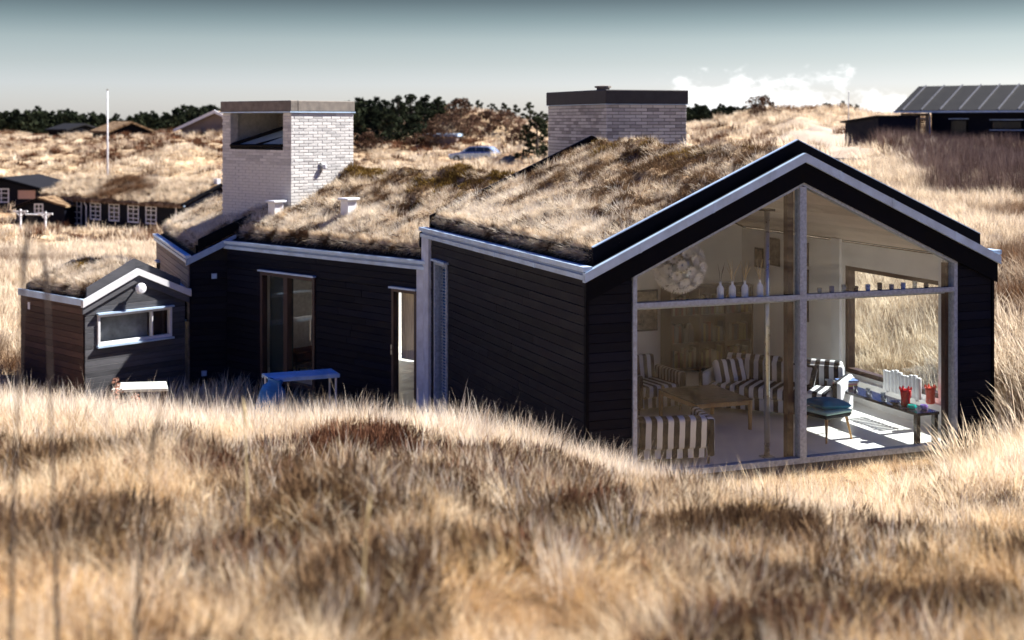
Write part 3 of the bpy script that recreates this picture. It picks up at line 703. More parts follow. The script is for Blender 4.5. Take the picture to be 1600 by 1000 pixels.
# ------------------------------------------------------------------ brick block of the rear wing
tw2 = tag(link('brick_block', None, None, F_TOW2), 'wide grey brick chimney block with dark flat cap, behind the ridge of the glazed wing', 'chimney')
c2 = MB().box(.012, 1.76, .012, 3.0, 1.0, 4.88).build('masonry_core', M['mortar_dark'], tw2, F_TOW2)
F2L = F_TOW2 @ RZ(-90)
r1, m1 = bricks(c2, F_TOW2, 0, 1.77, 3.75, 4.88, 150, M['brick_grey'], course=.066, blen=.24)
r2, m2 = bricks(c2, F2L, -3.02, 0, 3.55, 4.88, 150, M['brick_grey'], course=.066, blen=.24)
r2.build('brick_courses', M['brick_grey'], c2, F2L, kind='stuff') if r2.v else None
MB().box(-.03, 1.80, -.03, 3.05, 4.89, 5.17).build('flat_cap', M['cap_dark'], tw2, F_TOW2, .015)
MB().box(-.04, 1.81, -.04, 3.06, 4.878, 4.889).build('cap_flashing', M['zinc'], tw2, F_TOW2)
MB().lathe([(.13, 0), (.13, .05), (.17, .052), (.17, .085), (.02, .10)], 14).build('flue_pot', M['cap'], tw2, F_TOW2 @ T(.25, .7, 5.17))

# ------------------------------------------------------------------ the shed
shed = tag(link('garden_shed', None, None, F_SHED), 'small brown and black board shed with turf roof, long window and round gable lamp', 'shed')
SW, SL2, ST = 2.23, 2.45, .44
FSS = F_SHED @ RZ(-90)
def zs_(u): return 1.10 + ST * (u if u < SW / 2 else SW - u)
wall(shed, FSS, -SL2, -.03, -1.2, 1.10, M['brown_board'], (), 'side_wall', course=.118, joint=9)
sop = [(.28, 1.89, .32, .90)]
gp = [(.02, -1.2), (SW - .02, -1.2), (SW - .02, 1.08), (SW / 2, zs_(SW / 2) - .02), (.02, 1.08)]
sg = MB()
for a, b, z0, z1 in split_rects(.02, SW - .02, -1.2, .95, sop): sg.box(a, b, .022, .12, z0, z1)
sg.xz([(.02, .95), (SW - .02, .95), (SW - .02, 1.08), (SW / 2, zs_(SW / 2) - .03), (.02, 1.08)], .022, .12)
sgw = sg.build('gable_wall', M['backing'], shed, F_SHED)
planks(sgw, F_SHED, .03, SW - .03, -1.0, 1.06, M['grey_board'], sop, course=.105)
for k in range(5):
    z = 1.06 + k * .105; u0 = (z + .10 - 1.10) / ST + .03
    if SW - 2 * u0 > .15:
        planks(sgw, F_SHED, max(u0, .03), SW - max(u0, .03), z, z + .105, M['grey_board'], course=.105)
MB().box(SW - .14, SW - .02, .12, SL2 - .02, -1.2, 1.1).build('side_wall', M['black_trim'], shed, F_SHED)
MB().xz(gp, SL2 - .12, SL2 - .02).build('gable_wall', M['black_trim'], shed, F_SHED)
window(shed, F_SHED, .28, 1.89, .32, .90, .05, -.03, .08, mat=M['white_fascia'], colw=[1.45], mull=.03)
MB().box(1.46, 1.86, .16, .18, .1, .95).build('curtain_or_dark_sheet', M['dark_wood'], shed, F_SHED)
MB().box(.30, 1.44, .15, .165, .2, .95).build('blind', plain('grey_blind', (.20, .20, .205), .8, 0, .5, 4), shed, F_SHED)
MB().box(.14, SW - .16, .14, SL2 - .14, -1.1, -.95).build('floor', M['concrete'], shed, F_SHED)
for s in (0, 1):
    mm = (lambda p: mirror(p, SW)) if s else (lambda p: p)
    sp = lambda u0, u1, lo, hi: [(u0, 1.10 + ST * u0 + lo), (u1, 1.10 + ST * u1 + lo), (u1, 1.10 + ST * u1 + hi), (u0, 1.10 + ST * u0 + hi)]
    MB().xz(mm(sp(0, SW / 2, -.01, .06)), -.02, SL2).build('roof', M['roofing'], shed, F_SHED)
    MB().xz(mm(sp(-.04, SW / 2, -.14, -.003)), -.05, -.012).build('bargeboard', M['grey_board'], shed, F_SHED)
    MB().xz(mm(sp(-.06, SW / 2, .0, .125)), -.09, -.004).build('rake_fascia', M['white_fascia'], shed, F_SHED)
    MB().xz(mm([(.1, 1.18), (SW / 2, 1.18 + ST * (SW / 2 - .1)), (SW / 2, 1.90), (.1, 1.42)]), .06, .10).build('turf_board', M['grey_board'], shed, F_SHED)
    MB().xz(mm([(.1, 1.18), (SW / 2, 1.18 + ST * (SW / 2 - .1)), (SW / 2, 1.72), (.1, 1.30)]), SL2 - .05, SL2 - .01).build('turf_board', M['black_trim'], shed, F_SHED)
    x0, x1 = ((-.06, -.004) if not s else (SW + .004, SW + .06))
    MB().box(x0, x1, -.08, SL2, 1.10, 1.225).build('eave_fascia', M['zinc'], shed, F_SHED)
    x0, x1 = ((.12, .15) if not s else (SW - .15, SW - .12))
    MB().box(x0, x1, .105, SL2 - .06, 1.18, 1.34).build('turf_board', M['black_trim'], shed, F_SHED)
lamp = MB().lathe([(.02, -.05), (.05, -.05), (.05, -.02), (.10, -.02), (.105, .0), (.105, .035), (.08, .06), (.02, .07)], 20).build('lamp_disc', M['white'], shed, F_SHED @ T(SW / 2 - .01, -.16, 1.34) @ Matrix.Rotation(R(90), 4, 'X'), smooth=False)
MB().tube([(0, 0, 0), (0, .16, 0)], .02, 8).build('lamp_arm', M['white'], lamp, F_SHED @ T(SW / 2 - .01, -.13, 1.34))
MB().box(-2.14, -2.06, -.012, -.002, .84, .98).build('number_plate', M['white'], shed, FSS)
# ------------------------------------------------------------------ grass: tuft meshes and scatters
def tuft_data(n, ln, spread, lean, bend, width, seed, wind=(0, 0), seg=4, shade=(0, 1), droop=0.0):
    r = np.random.RandomState(seed); V = []; Fc = []; S = []
    for i in range(n):
        a = r.uniform(0, 2 * math.pi); rad = spread * math.sqrt(r.uniform(0, 1)); l = r.uniform(*ln); az = a + r.normal(0, .7)
        th = abs(r.normal(0, 1)) * lean[1] * .6 + lean[0]; bd = r.uniform(*bend); w = width * r.uniform(.7, 1.3)
        p = np.array([rad * math.cos(a), rad * math.sin(a), -.02]); sd = np.array([-math.sin(az + .3), math.cos(az + .3), 0]); sh = r.uniform(*shade)
        o = len(V)
        for k in range(seg + 1):
            t = k / seg
            if k < seg:
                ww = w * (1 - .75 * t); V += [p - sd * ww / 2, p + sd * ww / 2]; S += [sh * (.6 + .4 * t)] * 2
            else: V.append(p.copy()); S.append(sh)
            ang = th + bd * t ** 1.2
            d = np.array([math.sin(ang) * math.cos(az), math.sin(ang) * math.sin(az), math.cos(ang) - droop * t]); d[:2] += np.array(wind) * t
            p = p + d / max(np.linalg.norm(d), .01) * l / seg
        for k in range(seg - 1): b = o + 2 * k; Fc.append((b, b + 1, b + 3, b + 2))
        b = o + 2 * (seg - 1); Fc.append((b, b + 1, b + 2))
    return V, Fc, S
def tuft_obj(name, data, mat):
    V, Fc, S = data; me = bpy.data.meshes.new(name); me.from_pydata([tuple(v) for v in V], [], Fc); me.update()
    at = me.attributes.new('shade', 'FLOAT', 'POINT'); at.data.foreach_set('value', np.array(S, np.float32)); me.materials.append(mat)
    return bpy.data.objects.new(name, me)
def tuft_coll(name, objs):
    c = bpy.data.collections.new(name)
    for o in objs: c.objects.link(o)
    return c
_groups = {}
def scatter_group(coll):
    if coll.name in _groups: return _groups[coll.name]
    g = bpy.data.node_groups.new('scatter_' + coll.name, 'GeometryNodeTree'); g.is_modifier = True
    g.interface.new_socket('Geometry', in_out='INPUT', socket_type='NodeSocketGeometry'); g.interface.new_socket('Geometry', in_out='OUTPUT', socket_type='NodeSocketGeometry')
    N = g.nodes.new; gi = N('NodeGroupInput'); go = N('NodeGroupOutput'); ip = N('GeometryNodeInstanceOnPoints'); ci = N('GeometryNodeCollectionInfo')
    ci.inputs['Collection'].default_value = coll; ci.inputs['Separate Children'].default_value = True; ci.inputs['Reset Children'].default_value = True
    def attr(nm, ty):
        a = N('GeometryNodeInputNamedAttribute'); a.data_type = ty; a.inputs['Name'].default_value = nm
        return a.outputs['Attribute']
    g.links.new(gi.outputs[0], ip.inputs['Points']); g.links.new(ci.outputs[0], ip.inputs['Instance']); ip.inputs['Pick Instance'].default_value = True
    g.links.new(attr('idx', 'INT'), ip.inputs['Instance Index'])
    er = N('FunctionNodeEulerToRotation'); g.links.new(attr('rot', 'FLOAT_VECTOR'), er.inputs[0]); g.links.new(er.outputs[0], ip.inputs['Rotation'])
    g.links.new(attr('scl', 'FLOAT'), ip.inputs['Scale']); g.links.new(ip.outputs[0], go.inputs[0])
    _groups[coll.name] = g; return g
def scatter(name, pts, rot, scl, coll, parent=None, idx=None):
    pts = np.asarray(pts, np.float32); n = len(pts)
    me = bpy.data.meshes.new(name); me.vertices.add(n); me.vertices.foreach_set('co', pts.ravel())
    a = me.attributes.new('rot', 'FLOAT_VECTOR', 'POINT'); a.data.foreach_set('vector', np.asarray(rot, np.float32).ravel())
    a = me.attributes.new('scl', 'FLOAT', 'POINT'); a.data.foreach_set('value', np.asarray(scl, np.float32))
    k = len(coll.objects)
    a = me.attributes.new('idx', 'INT', 'POINT'); a.data.foreach_set('value', (nrng.randint(0, k, n) if idx is None else np.asarray(idx)).astype(np.int32))
    o = link(name, me, parent, Matrix.Identity(4) if parent else None, 'stuff')
    md = o.modifiers.new('scatter', 'NODES'); md.node_group = scatter_group(coll)
    return o
def eul(n, tilt=.15):
    return np.stack([nrng.normal(0, tilt, n), nrng.normal(0, tilt, n), nrng.uniform(0, 2 * math.pi, n)], 1)

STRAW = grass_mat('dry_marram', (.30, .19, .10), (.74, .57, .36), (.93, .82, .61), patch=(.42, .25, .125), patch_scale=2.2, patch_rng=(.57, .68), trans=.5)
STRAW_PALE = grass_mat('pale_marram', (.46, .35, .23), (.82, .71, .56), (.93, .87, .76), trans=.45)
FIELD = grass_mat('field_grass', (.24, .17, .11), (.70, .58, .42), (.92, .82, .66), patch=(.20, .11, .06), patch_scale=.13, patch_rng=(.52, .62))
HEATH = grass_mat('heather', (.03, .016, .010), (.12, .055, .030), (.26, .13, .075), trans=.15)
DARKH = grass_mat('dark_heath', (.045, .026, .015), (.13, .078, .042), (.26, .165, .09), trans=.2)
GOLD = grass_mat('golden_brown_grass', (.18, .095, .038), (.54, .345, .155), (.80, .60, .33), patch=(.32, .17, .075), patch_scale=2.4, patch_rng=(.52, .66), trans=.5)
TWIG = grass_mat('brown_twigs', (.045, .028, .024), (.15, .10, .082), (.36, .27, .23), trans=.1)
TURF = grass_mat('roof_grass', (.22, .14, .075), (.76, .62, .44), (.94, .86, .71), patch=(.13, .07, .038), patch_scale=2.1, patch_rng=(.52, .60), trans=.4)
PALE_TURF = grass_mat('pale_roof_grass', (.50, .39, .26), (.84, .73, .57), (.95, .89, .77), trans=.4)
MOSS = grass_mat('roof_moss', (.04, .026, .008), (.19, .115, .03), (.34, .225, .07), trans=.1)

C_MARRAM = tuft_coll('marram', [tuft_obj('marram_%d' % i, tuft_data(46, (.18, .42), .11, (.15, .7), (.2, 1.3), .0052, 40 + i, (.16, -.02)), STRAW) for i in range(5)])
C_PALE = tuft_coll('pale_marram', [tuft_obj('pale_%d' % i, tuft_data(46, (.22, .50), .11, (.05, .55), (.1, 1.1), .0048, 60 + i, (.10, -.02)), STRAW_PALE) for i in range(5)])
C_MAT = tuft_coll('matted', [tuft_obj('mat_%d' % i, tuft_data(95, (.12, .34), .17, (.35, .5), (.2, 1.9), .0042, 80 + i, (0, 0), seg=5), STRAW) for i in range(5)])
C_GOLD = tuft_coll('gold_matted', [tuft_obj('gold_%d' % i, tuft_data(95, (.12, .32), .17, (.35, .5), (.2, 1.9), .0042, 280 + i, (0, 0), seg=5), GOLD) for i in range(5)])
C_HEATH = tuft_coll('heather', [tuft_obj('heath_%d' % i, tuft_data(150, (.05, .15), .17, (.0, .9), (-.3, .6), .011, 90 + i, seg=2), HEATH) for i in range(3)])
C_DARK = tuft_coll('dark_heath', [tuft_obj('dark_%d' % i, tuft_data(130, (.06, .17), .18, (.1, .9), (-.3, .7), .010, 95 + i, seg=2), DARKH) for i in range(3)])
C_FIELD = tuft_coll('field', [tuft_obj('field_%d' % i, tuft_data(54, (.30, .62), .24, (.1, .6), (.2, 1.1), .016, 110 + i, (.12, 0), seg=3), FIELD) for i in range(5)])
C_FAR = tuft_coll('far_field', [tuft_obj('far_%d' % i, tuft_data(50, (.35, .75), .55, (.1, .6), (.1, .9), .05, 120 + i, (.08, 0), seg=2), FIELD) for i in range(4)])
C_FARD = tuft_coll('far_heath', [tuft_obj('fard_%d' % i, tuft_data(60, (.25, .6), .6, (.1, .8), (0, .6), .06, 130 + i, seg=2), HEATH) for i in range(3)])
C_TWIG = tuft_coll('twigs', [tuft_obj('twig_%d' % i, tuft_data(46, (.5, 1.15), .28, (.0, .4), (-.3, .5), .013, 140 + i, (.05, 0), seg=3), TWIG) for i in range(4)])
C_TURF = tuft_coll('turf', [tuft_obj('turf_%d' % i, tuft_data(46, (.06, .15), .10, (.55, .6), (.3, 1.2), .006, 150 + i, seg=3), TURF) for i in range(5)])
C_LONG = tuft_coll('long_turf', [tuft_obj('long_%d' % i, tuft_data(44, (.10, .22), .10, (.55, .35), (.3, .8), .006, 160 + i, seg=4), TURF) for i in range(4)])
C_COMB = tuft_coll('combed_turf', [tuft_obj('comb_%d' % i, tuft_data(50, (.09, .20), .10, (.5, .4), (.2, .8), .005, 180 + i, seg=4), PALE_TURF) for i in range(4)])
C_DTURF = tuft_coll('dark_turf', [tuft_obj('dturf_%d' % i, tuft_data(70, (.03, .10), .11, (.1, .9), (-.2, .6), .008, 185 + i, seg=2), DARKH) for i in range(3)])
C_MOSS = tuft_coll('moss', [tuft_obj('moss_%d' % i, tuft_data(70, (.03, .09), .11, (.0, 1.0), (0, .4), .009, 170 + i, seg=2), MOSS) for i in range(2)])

def lean(ax, ay, z):
    """euler angles that spin a tuft by z first and then lean it about the horizontal axis (ax, ay)"""
    c, s_ = np.cos(z), np.sin(z); return np.stack([ax * c + ay * s_, -ax * s_ + ay * c, z], 1)
def keep_out(x, y, margin=.25, who=None):
    ok = np.ones(len(x), bool)
    for i, f in enumerate(FOOT):
        if i == 4: continue
        ok &= foot_dist(f, x, y) > margin
    return ok
def screen_u(x, y): return x / np.maximum(y, .1) * 2150 + 800
def ring_points(n, y0, y1, u0, u1, bias=1.0):
    t = nrng.uniform(0, 1, n); y = np.sqrt(y0 * y0 + (y1 * y1 - y0 * y0) * t ** bias); u = nrng.uniform(u0, u1, n)
    return (u - 800) / 2150 * y, y
# dark holes and heather patches of the foreground dune
def heath_mask(x, y):
    m = sm(.66, .73, fbm(x / .8 + 3.3, y / .8, 21, 3))
    for mx, my, mr in ((px(550, 10.5), 10.5, .75), (px(720, 10.7), 10.7, 1.1), (px(880, 10.7), 10.7, 1.1), (px(1010, 11.0), 11.0, .7), (px(1570, 10.8), 10.8, .5)):
        m = np.maximum(m, np.exp(-(((x - mx) / (mr * 1.2)) ** 2 + ((y - my) / (mr * .55)) ** 2) ** 1.5))
    return np.clip(m * (1 - sm(12.2, 13.0, y)), 0, 1)
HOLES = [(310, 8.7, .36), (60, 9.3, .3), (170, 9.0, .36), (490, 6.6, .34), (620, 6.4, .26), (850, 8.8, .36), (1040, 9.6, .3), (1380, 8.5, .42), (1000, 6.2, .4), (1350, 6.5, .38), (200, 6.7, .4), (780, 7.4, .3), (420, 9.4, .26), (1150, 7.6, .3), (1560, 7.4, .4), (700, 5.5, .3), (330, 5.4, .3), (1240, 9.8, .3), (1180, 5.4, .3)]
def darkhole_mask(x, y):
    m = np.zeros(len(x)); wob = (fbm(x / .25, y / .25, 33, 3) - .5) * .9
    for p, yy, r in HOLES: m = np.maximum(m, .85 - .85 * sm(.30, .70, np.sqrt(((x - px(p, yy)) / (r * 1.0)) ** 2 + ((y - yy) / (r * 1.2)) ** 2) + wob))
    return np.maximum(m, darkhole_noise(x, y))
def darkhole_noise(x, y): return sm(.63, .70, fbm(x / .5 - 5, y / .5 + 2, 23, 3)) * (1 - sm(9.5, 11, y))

# foreground marram
x, y = ring_points(19000, 2.6, 18.4, -450, 2050); z = height(x, y)
k = keep_out(x, y, .12); x, y, z = x[k], y[k], z[k]
u = screen_u(x, y); k = ~((u > 1110) & (u < 1470) & (y > 14.6) & (nrng.uniform(0, 1, len(x)) < .5)); x, y, z = x[k], y[k], z[k]
hm = np.maximum(heath_mask(x, y), darkhole_mask(x, y)); k = nrng.uniform(0, 1, len(x)) > hm * .93; x, y, z = x[k], y[k], z[k]
u = screen_u(x, y)
crest = np.exp(-((y - 13.2) / 1.8) ** 2)
typ = nrng.uniform(0, 1, len(x))
palep = np.clip(crest * .75 + sm(11, 14, y) * .25 + .05, 0, .95)
is_pale = typ < palep
is_mat = (~is_pale) & (nrng.uniform(0, 1, len(x)) < np.where(y < 11.5, .97, .7))
low = np.where((u > 1080) & (u < 1480) & (y > 12), .62, 1.0) * np.where(y > 15.0, np.where((u > 880) & (u < 1560), .40, .8), 1.0)
sc = nrng.uniform(.62, 1.08, len(x)) * low * np.where(y < 11, .8, 1)
is_gold = is_mat & (nrng.uniform(0, 1, len(x)) < np.clip(.48 - .085 * (y - 4), .03, .9) + (fbm(x / .7, y / .7, 29, 3) - .5) * 1.1)
is_marram = ~(is_pale | is_mat); is_mat &= ~is_gold
for nm, sel, col, lab in (('golden_brown_grass', is_gold, C_GOLD, 'golden brown matted grass low on the near dune'), ('pale_grass', is_pale, C_PALE, 'tall pale dry grass along the dune crest before the house'), ('matted_grass', is_mat, C_MAT, 'golden matted grass over the near dune'), ('marram_grass', is_marram, C_MARRAM, 'straw coloured dry grass tufts on the near dune')):
    e_ = eul(sel.sum(), .18)
    if nm in ('matted_grass', 'golden_brown_grass'):                             # the mats lie in swirls
        th = (fbm(x[sel] / .9, y[sel] / .9, 27, 3) - .5) * 14; tl = nrng.uniform(.2, 1.15, sel.sum()); e_ = lean(-np.sin(th) * tl, np.cos(th) * tl, nrng.uniform(-3.1, 3.1, sel.sum()))
    s = scatter(nm, np.stack([x, y, z - .02], 1)[sel], e_, sc[sel], col); tag(s, lab, 'grass', kind='stuff')
C_WISP = tuft_coll('wisps', [tuft_obj('wisp_%d' % i, tuft_data(10, (.28, .60), .07, (.05, .6), (.1, .9), .0042, 190 + i, (.14, -.02), seg=6, shade=(.4, 1)), STRAW_PALE) for i in range(6)])
x, y = ring_points(950, 11.8, 15.0, -350, 2000); u = screen_u(x, y); k = ~((u > 1075) & (u < 1440)) | (nrng.uniform(0, 1, len(x)) < .1); x, y = x[k], y[k]; y = np.where(screen_u(x, y) > 1450, y + 1.5, y)
k = keep_out(x, y, .2); x, y = x[k], y[k]
s = scatter('tall_grass_blades', np.stack([x, y, height(x, y)], 1), eul(len(x), .15), nrng.uniform(.7, 1.15, len(x)), C_WISP); tag(s, 'long single grass blades rising over the dune crest', 'grass', kind='stuff')
x, y = ring_points(15000, 2.6, 13.2, -400, 2000); hm = heath_mask(x, y); k = (nrng.uniform(0, 1, len(x)) < hm); x, y = x[k], y[k]
s = scatter('heather', np.stack([x, y, height(x, y)], 1), eul(len(x), .2), nrng.uniform(.7, 1.35, len(x)), C_HEATH); tag(s, 'rusty brown heather patches on the near dune', 'heather', kind='stuff')
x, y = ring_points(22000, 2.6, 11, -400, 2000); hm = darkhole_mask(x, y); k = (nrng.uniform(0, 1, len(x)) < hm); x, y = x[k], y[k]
s = scatter('dark_heath', np.stack([x, y, height(x, y)], 1), eul(len(x), .2), nrng.uniform(.7, 1.3, len(x)), C_DARK); tag(s, 'dark brown low tufts between the grass of the near dune', 'heath', kind='stuff')  # dark tufts fill the holes left in the grass

x, y = ring_points(1700, 10.8, 16.2, 1150, 1900); k = keep_out(x, y, .15) & ((screen_u(x, y) > 1480) | (y < 12.8)); x, y = x[k], y[k]
s = scatter('bank_grass', np.stack([x, y, height(x, y) - .02], 1), eul(len(x), .3), nrng.uniform(.6, 1.35, len(x)) * np.where((y > 13.5) & (screen_u(x, y) < 1500), .6, 1), C_MARRAM); tag(s, 'thick pale grass on the bank beside the glazed gable', 'grass', kind='stuff')
x, y = ring_points(2600, 14.2, 19.2, 900, 1580); k = keep_out(x, y, .10); x, y = x[k], y[k]
s = scatter('short_grass', np.stack([x, y, height(x, y) - .01], 1), eul(len(x), .35), nrng.uniform(.28, .62, len(x)), C_MARRAM); tag(s, 'short dry grass right under the sill of the glazed gable', 'grass', kind='stuff')
# fields around and beyond the house
x, y = ring_points(26000, 17.5, 64, -500, 2150, 1.15); k = keep_out(x, y, .3)
x, y = x[k], y[k]; sd = sand_mask(x, y); u = screen_u(x, y); k = (nrng.uniform(0, 1, len(x)) > sd * .9) & ~((u > 1080) & (u < 1500) & (y < 19.5)); x, y = x[k], y[k]
s = scatter('field_grass', np.stack([x, y, height(x, y)], 1), eul(len(x), .15), nrng.uniform(.6, 1.15, len(x)) * np.where((y < 30) & (screen_u(x, y) > 1500), 1.35, 1), C_FIELD); tag(s, 'dry grass on the ground around and behind the house', 'grass', kind='stuff')
x, y = ring_points(24000, 60, 270, -350, 1950, 1.0); k = keep_out(x, y, .8); x, y = x[k], y[k]
sd = sand_mask(x, y); dk = np.clip(sm(.50, .60, fbm(x / 13, y / 13, 41) * .6 + fbm(x / 4.5, y / 4.5, 43) * .4) + .55 * np.exp(-((screen_u(x, y) - 730) / 110) ** 4) * sm(126, 134, y) * (1 - sm(170, 180, y)), 0, 1); r_ = nrng.uniform(0, 1, len(x)); k = (r_ > sd * .93); x, y, dk = x[k], y[k], dk[k]
isd = nrng.uniform(0, 1, len(x)) < dk * .85
P3 = np.stack([x, y, height(x, y)], 1)
s = scatter('far_grass', P3[~isd], eul((~isd).sum(), .15), nrng.uniform(.6, 1.3, (~isd).sum()), C_FAR); tag(s, 'pale grass over the far dunes', 'grass', kind='stuff')
s = scatter('far_heather', P3[isd], eul(isd.sum(), .2), nrng.uniform(.6, 1.3, isd.sum()), C_FARD); tag(s, 'brown heather hollows of the far dunes', 'heather', kind='stuff')
# leafless brown scrub before the neighbouring house
x, y = ring_points(7500, 46, 87, 1300, 2100); u = screen_u(x, y)
k = (u > 1345 + (87 - y) * 3.2 + nrng.normal(0, 14, len(x))) & keep_out(x, y, .6); x, y = x[k], y[k]
s = scatter('brown_scrub', np.stack([x, y, height(x, y)], 1), eul(len(x), .12), nrng.uniform(.7, 1.2, len(x)), C_TWIG); tag(s, 'leafless brown scrub in front of the neighbouring black house', 'scrub', kind='stuff')

# ------------------------------------------------------------------ turf roofs
def soil_mat():
    t = NT('turf_soil'); p = t.pos(); f = t.math('ADD', t.math('MULTIPLY', t.noise(p, 2.2, 8, .7), .6), t.math('MULTIPLY', t.noise(p, 14, 4, .6), .4))
    col = t.ramp(f, [(.38, (.035, .02, .012)), (.5, (.14, .085, .045)), (.64, (.45, .33, .2))]); t.bsdf(col, .95, 0, .1, t.bump(f, .9, .04)); return t.m
SOIL = soil_mat()
def turf(owner, F, fn, u0, u1, v0, v1, dens, moss=None, fringe=(), seed=0, eave=None, long_=.22, span=2.0):
    """fn(u, v) = height of the turf; grid of sod with grass lying on it"""
    nu = max(8, int((u1 - u0) / .05)); nv = max(8, int((v1 - v0) / .05))
    U, V = np.meshgrid(np.linspace(u0, u1, nu + 1), np.linspace(v0, v1, nv + 1)); Z = fn(U, V)
    m = np.array(F)
    def world(a, b, c): return np.stack([m[0, 0] * a + m[0, 1] * b + m[0, 3], m[1, 0] * a + m[1, 1] * b + m[1, 3], c], -1)
    edge = np.minimum(np.minimum((U - u0) / .12, (u1 - U) / .12), np.minimum((V - v0) / .12, (v1 - V) / .12))
    bump_ = (fbm(U / .42, V / .42, 50 + seed, 3) - .5) * .30 + (fbm(U / .17, V / .17, 52 + seed, 2) - .5) * .07
    Z2 = Z + bump_ * np.clip(edge, 0, 1) - .05 * (1 - np.clip(edge, 0, 1))
    mb = MB(); c = np.stack([U, V, Z2], -1).reshape(-1, 3); w = nu + 1
    mb.v = [tuple(q) for q in c]; mb.f = [(j * w + i, j * w + i + 1, (j + 1) * w + i + 1, (j + 1) * w + i) for j in range(nv) for i in range(nu)]
    b0 = len(mb.v); mb.v += [tuple((q[0], q[1], q[2] - .12)) for q in c]
    mb.f += [(b0 + j * w + i, b0 + (j + 1) * w + i, b0 + (j + 1) * w + i + 1, b0 + j * w + i + 1) for j in range(nv) for i in range(nu)]
    def side(ids): mb.f.extend([(a, b, b + b0, a + b0) for a, b in zip(ids, ids[1:])])
    side(list(range(w))); side([nv * w + i for i in range(w)]); side([j * w for j in range(nv + 1)]); side([j * w + nu for j in range(nv + 1)])
    t = mb.build('turf', SOIL, owner, F, smooth=True)
    n = int((u1 - u0) * (v1 - v0) * dens); a = nrng.uniform(u0 + .03, u1 - .02, n); b = nrng.uniform(v0 + .13, v1 - .08, n); e = 1e-3
    zz = fn(a, b) + (fbm(a / .42, b / .42, 50 + seed, 3) - .5) * .30 + (fbm(a / .17, b / .17, 52 + seed, 2) - .5) * .07
    gu = (fn(a + e, b) - fn(a, b)) / e; gv = (fn(a, b + e) - fn(a, b)) / e
    # lie the tufts downhill, swirling in locks
    ang0 = math.atan2(m[1, 0], m[0, 0]); gx = m[0, 0] * gu + m[0, 1] * gv; gy = m[1, 0] * gu + m[1, 1] * gv
    tx = -gy; ty = gx
    swirl = (fbm(a / .5, b / .5, 60 + seed, 2) - .5) * 1.6
    mm_ = np.zeros(n)
    if moss is not None: mm_ = np.clip(moss(a, b), 0, 1) * sm(.35, .6, fbm(a / .35, b / .35, 70 + seed, 3))
    isM = nrng.uniform(0, 1, n) < mm_
    isL = (~isM) & (nrng.uniform(0, 1, n) < long_)
    thin = (~isM) & (sm(.49, .57, fbm(a / .42, b / .42, 77 + seed, 3)) > nrng.uniform(0, 1, n))
    isL &= ~thin
    du = (a if eave != 'v' else b); dd = np.minimum(du, span - du)
    comb = (~isM) & (nrng.uniform(0, 1, n) < (1 - sm(.6, 1.4, dd + (fbm(a / .5, b / .5, 81 + seed, 3) - .5) * 1.8)) * .8)
    isL &= ~comb; thin &= ~comb
    isD = (thin & (nrng.uniform(0, 1, n) < .55)); isN = ~(isM | isL | thin | comb)
    P = world(a, b, zz + .005); rx = (gy * .9 - .0) + swirl * .25 * np.abs(gx); ry = -gx * .9 * -1
    g = np.sqrt(gx ** 2 + gy ** 2) + 1e-6; tl = np.arctan(g) + .10
    # rotate about the horizontal axis so that up leans downhill
    dx, dy = -gx / g, -gy / g; dx, dy = dx * np.cos(swirl) - dy * np.sin(swirl), dx * np.sin(swirl) + dy * np.cos(swirl)
    ROT = lean(-dy * tl, dx * tl, nrng.uniform(-3.1, 3.1, n))
    for nm, sel, col in (('turf_grass', isN, C_TURF), ('turf_locks', isL, C_LONG), ('turf_combed', comb, C_COMB), ('turf_heath', isD, C_DTURF), ('turf_moss', isM, C_MOSS)):
        if sel.sum() < 3: continue
        rot = ROT[sel].copy(); 
        scatter(nm, P[sel], rot, nrng.uniform(.7, 1.25, sel.sum()), col, owner)
    for (axis, at, lo, hi, out) in fringe:             # grass hanging over an edge
        k = int((hi - lo) * 80); q = nrng.uniform(lo, hi, k); s_ = np.full(k, at)
        a, b = (s_, q) if axis == 'u' else (q, s_)
        zz = fn(a, b) - .03; P = world(a, b, zz)
        ow = np.array([m[0, 0] * out[0] + m[0, 1] * out[1], m[1, 0] * out[0] + m[1, 1] * out[1]])
        tl = nrng.uniform(.5, 1.25, k)
        scatter('turf_fringe', P, lean(-ow[1] * tl, ow[0] * tl, nrng.uniform(-3, 3, k)), nrng.uniform(.6, 1.05, k), C_LONG, owner)
def ridge_fn(base, tan, half, u_off=0.0, rnd=.5):
    def f(u, v):
        d = np.minimum(u, 2 * half - u); top = base + tan * half
        z = base + tan * d
        return top - np.log(np.exp((top - z) / .06 * 1.0).clip(1, 1e12) + .6) * .06      # rounded ridge
    return f
main_moss = lambda a, b: np.exp(-((np.minimum(a, W - a) - 2.95) / .35) ** 2) * sm(1.2, 2.4, b) * .7
turf(house, F_MAIN, ridge_fn(2.785, .442, W / 2), .2, W - .2, .165, 6.84, 125, main_moss, [('u', .22, .25, 6.8, (-1, 0))], 1, span=W)
mid_moss = lambda a, b: np.exp(-((b - 2.45) / .32) ** 2) * 1.7 + np.exp(-((b - 1.9) / .5) ** 2 - ((a - 4.6) / 1.1) ** 2) * .9
def mid_fn(u, v):
    f = ridge_fn(2.24, MT, MW / 2); return f(v, u)
turf(house, F_MID, mid_fn, .08, ML - .08, .19, MW - .19, 115, mid_moss, [('v', .21, .2, 5.9, (0, -1))], 2, eave='v', span=MW)
turf(house, F_END, ridge_fn(1.98, ET, EW), .21, 2 * EW - 1.0, .16, EL - .07, 110, None, [('u', .23, .3, 5.5, (-1, 0))], 3, long_=.3, span=2 * EW)
shed_moss = lambda a, b: np.exp(-((a - .85) / .35) ** 2 - ((b - 1.8) / .5) ** 2) * 1.3
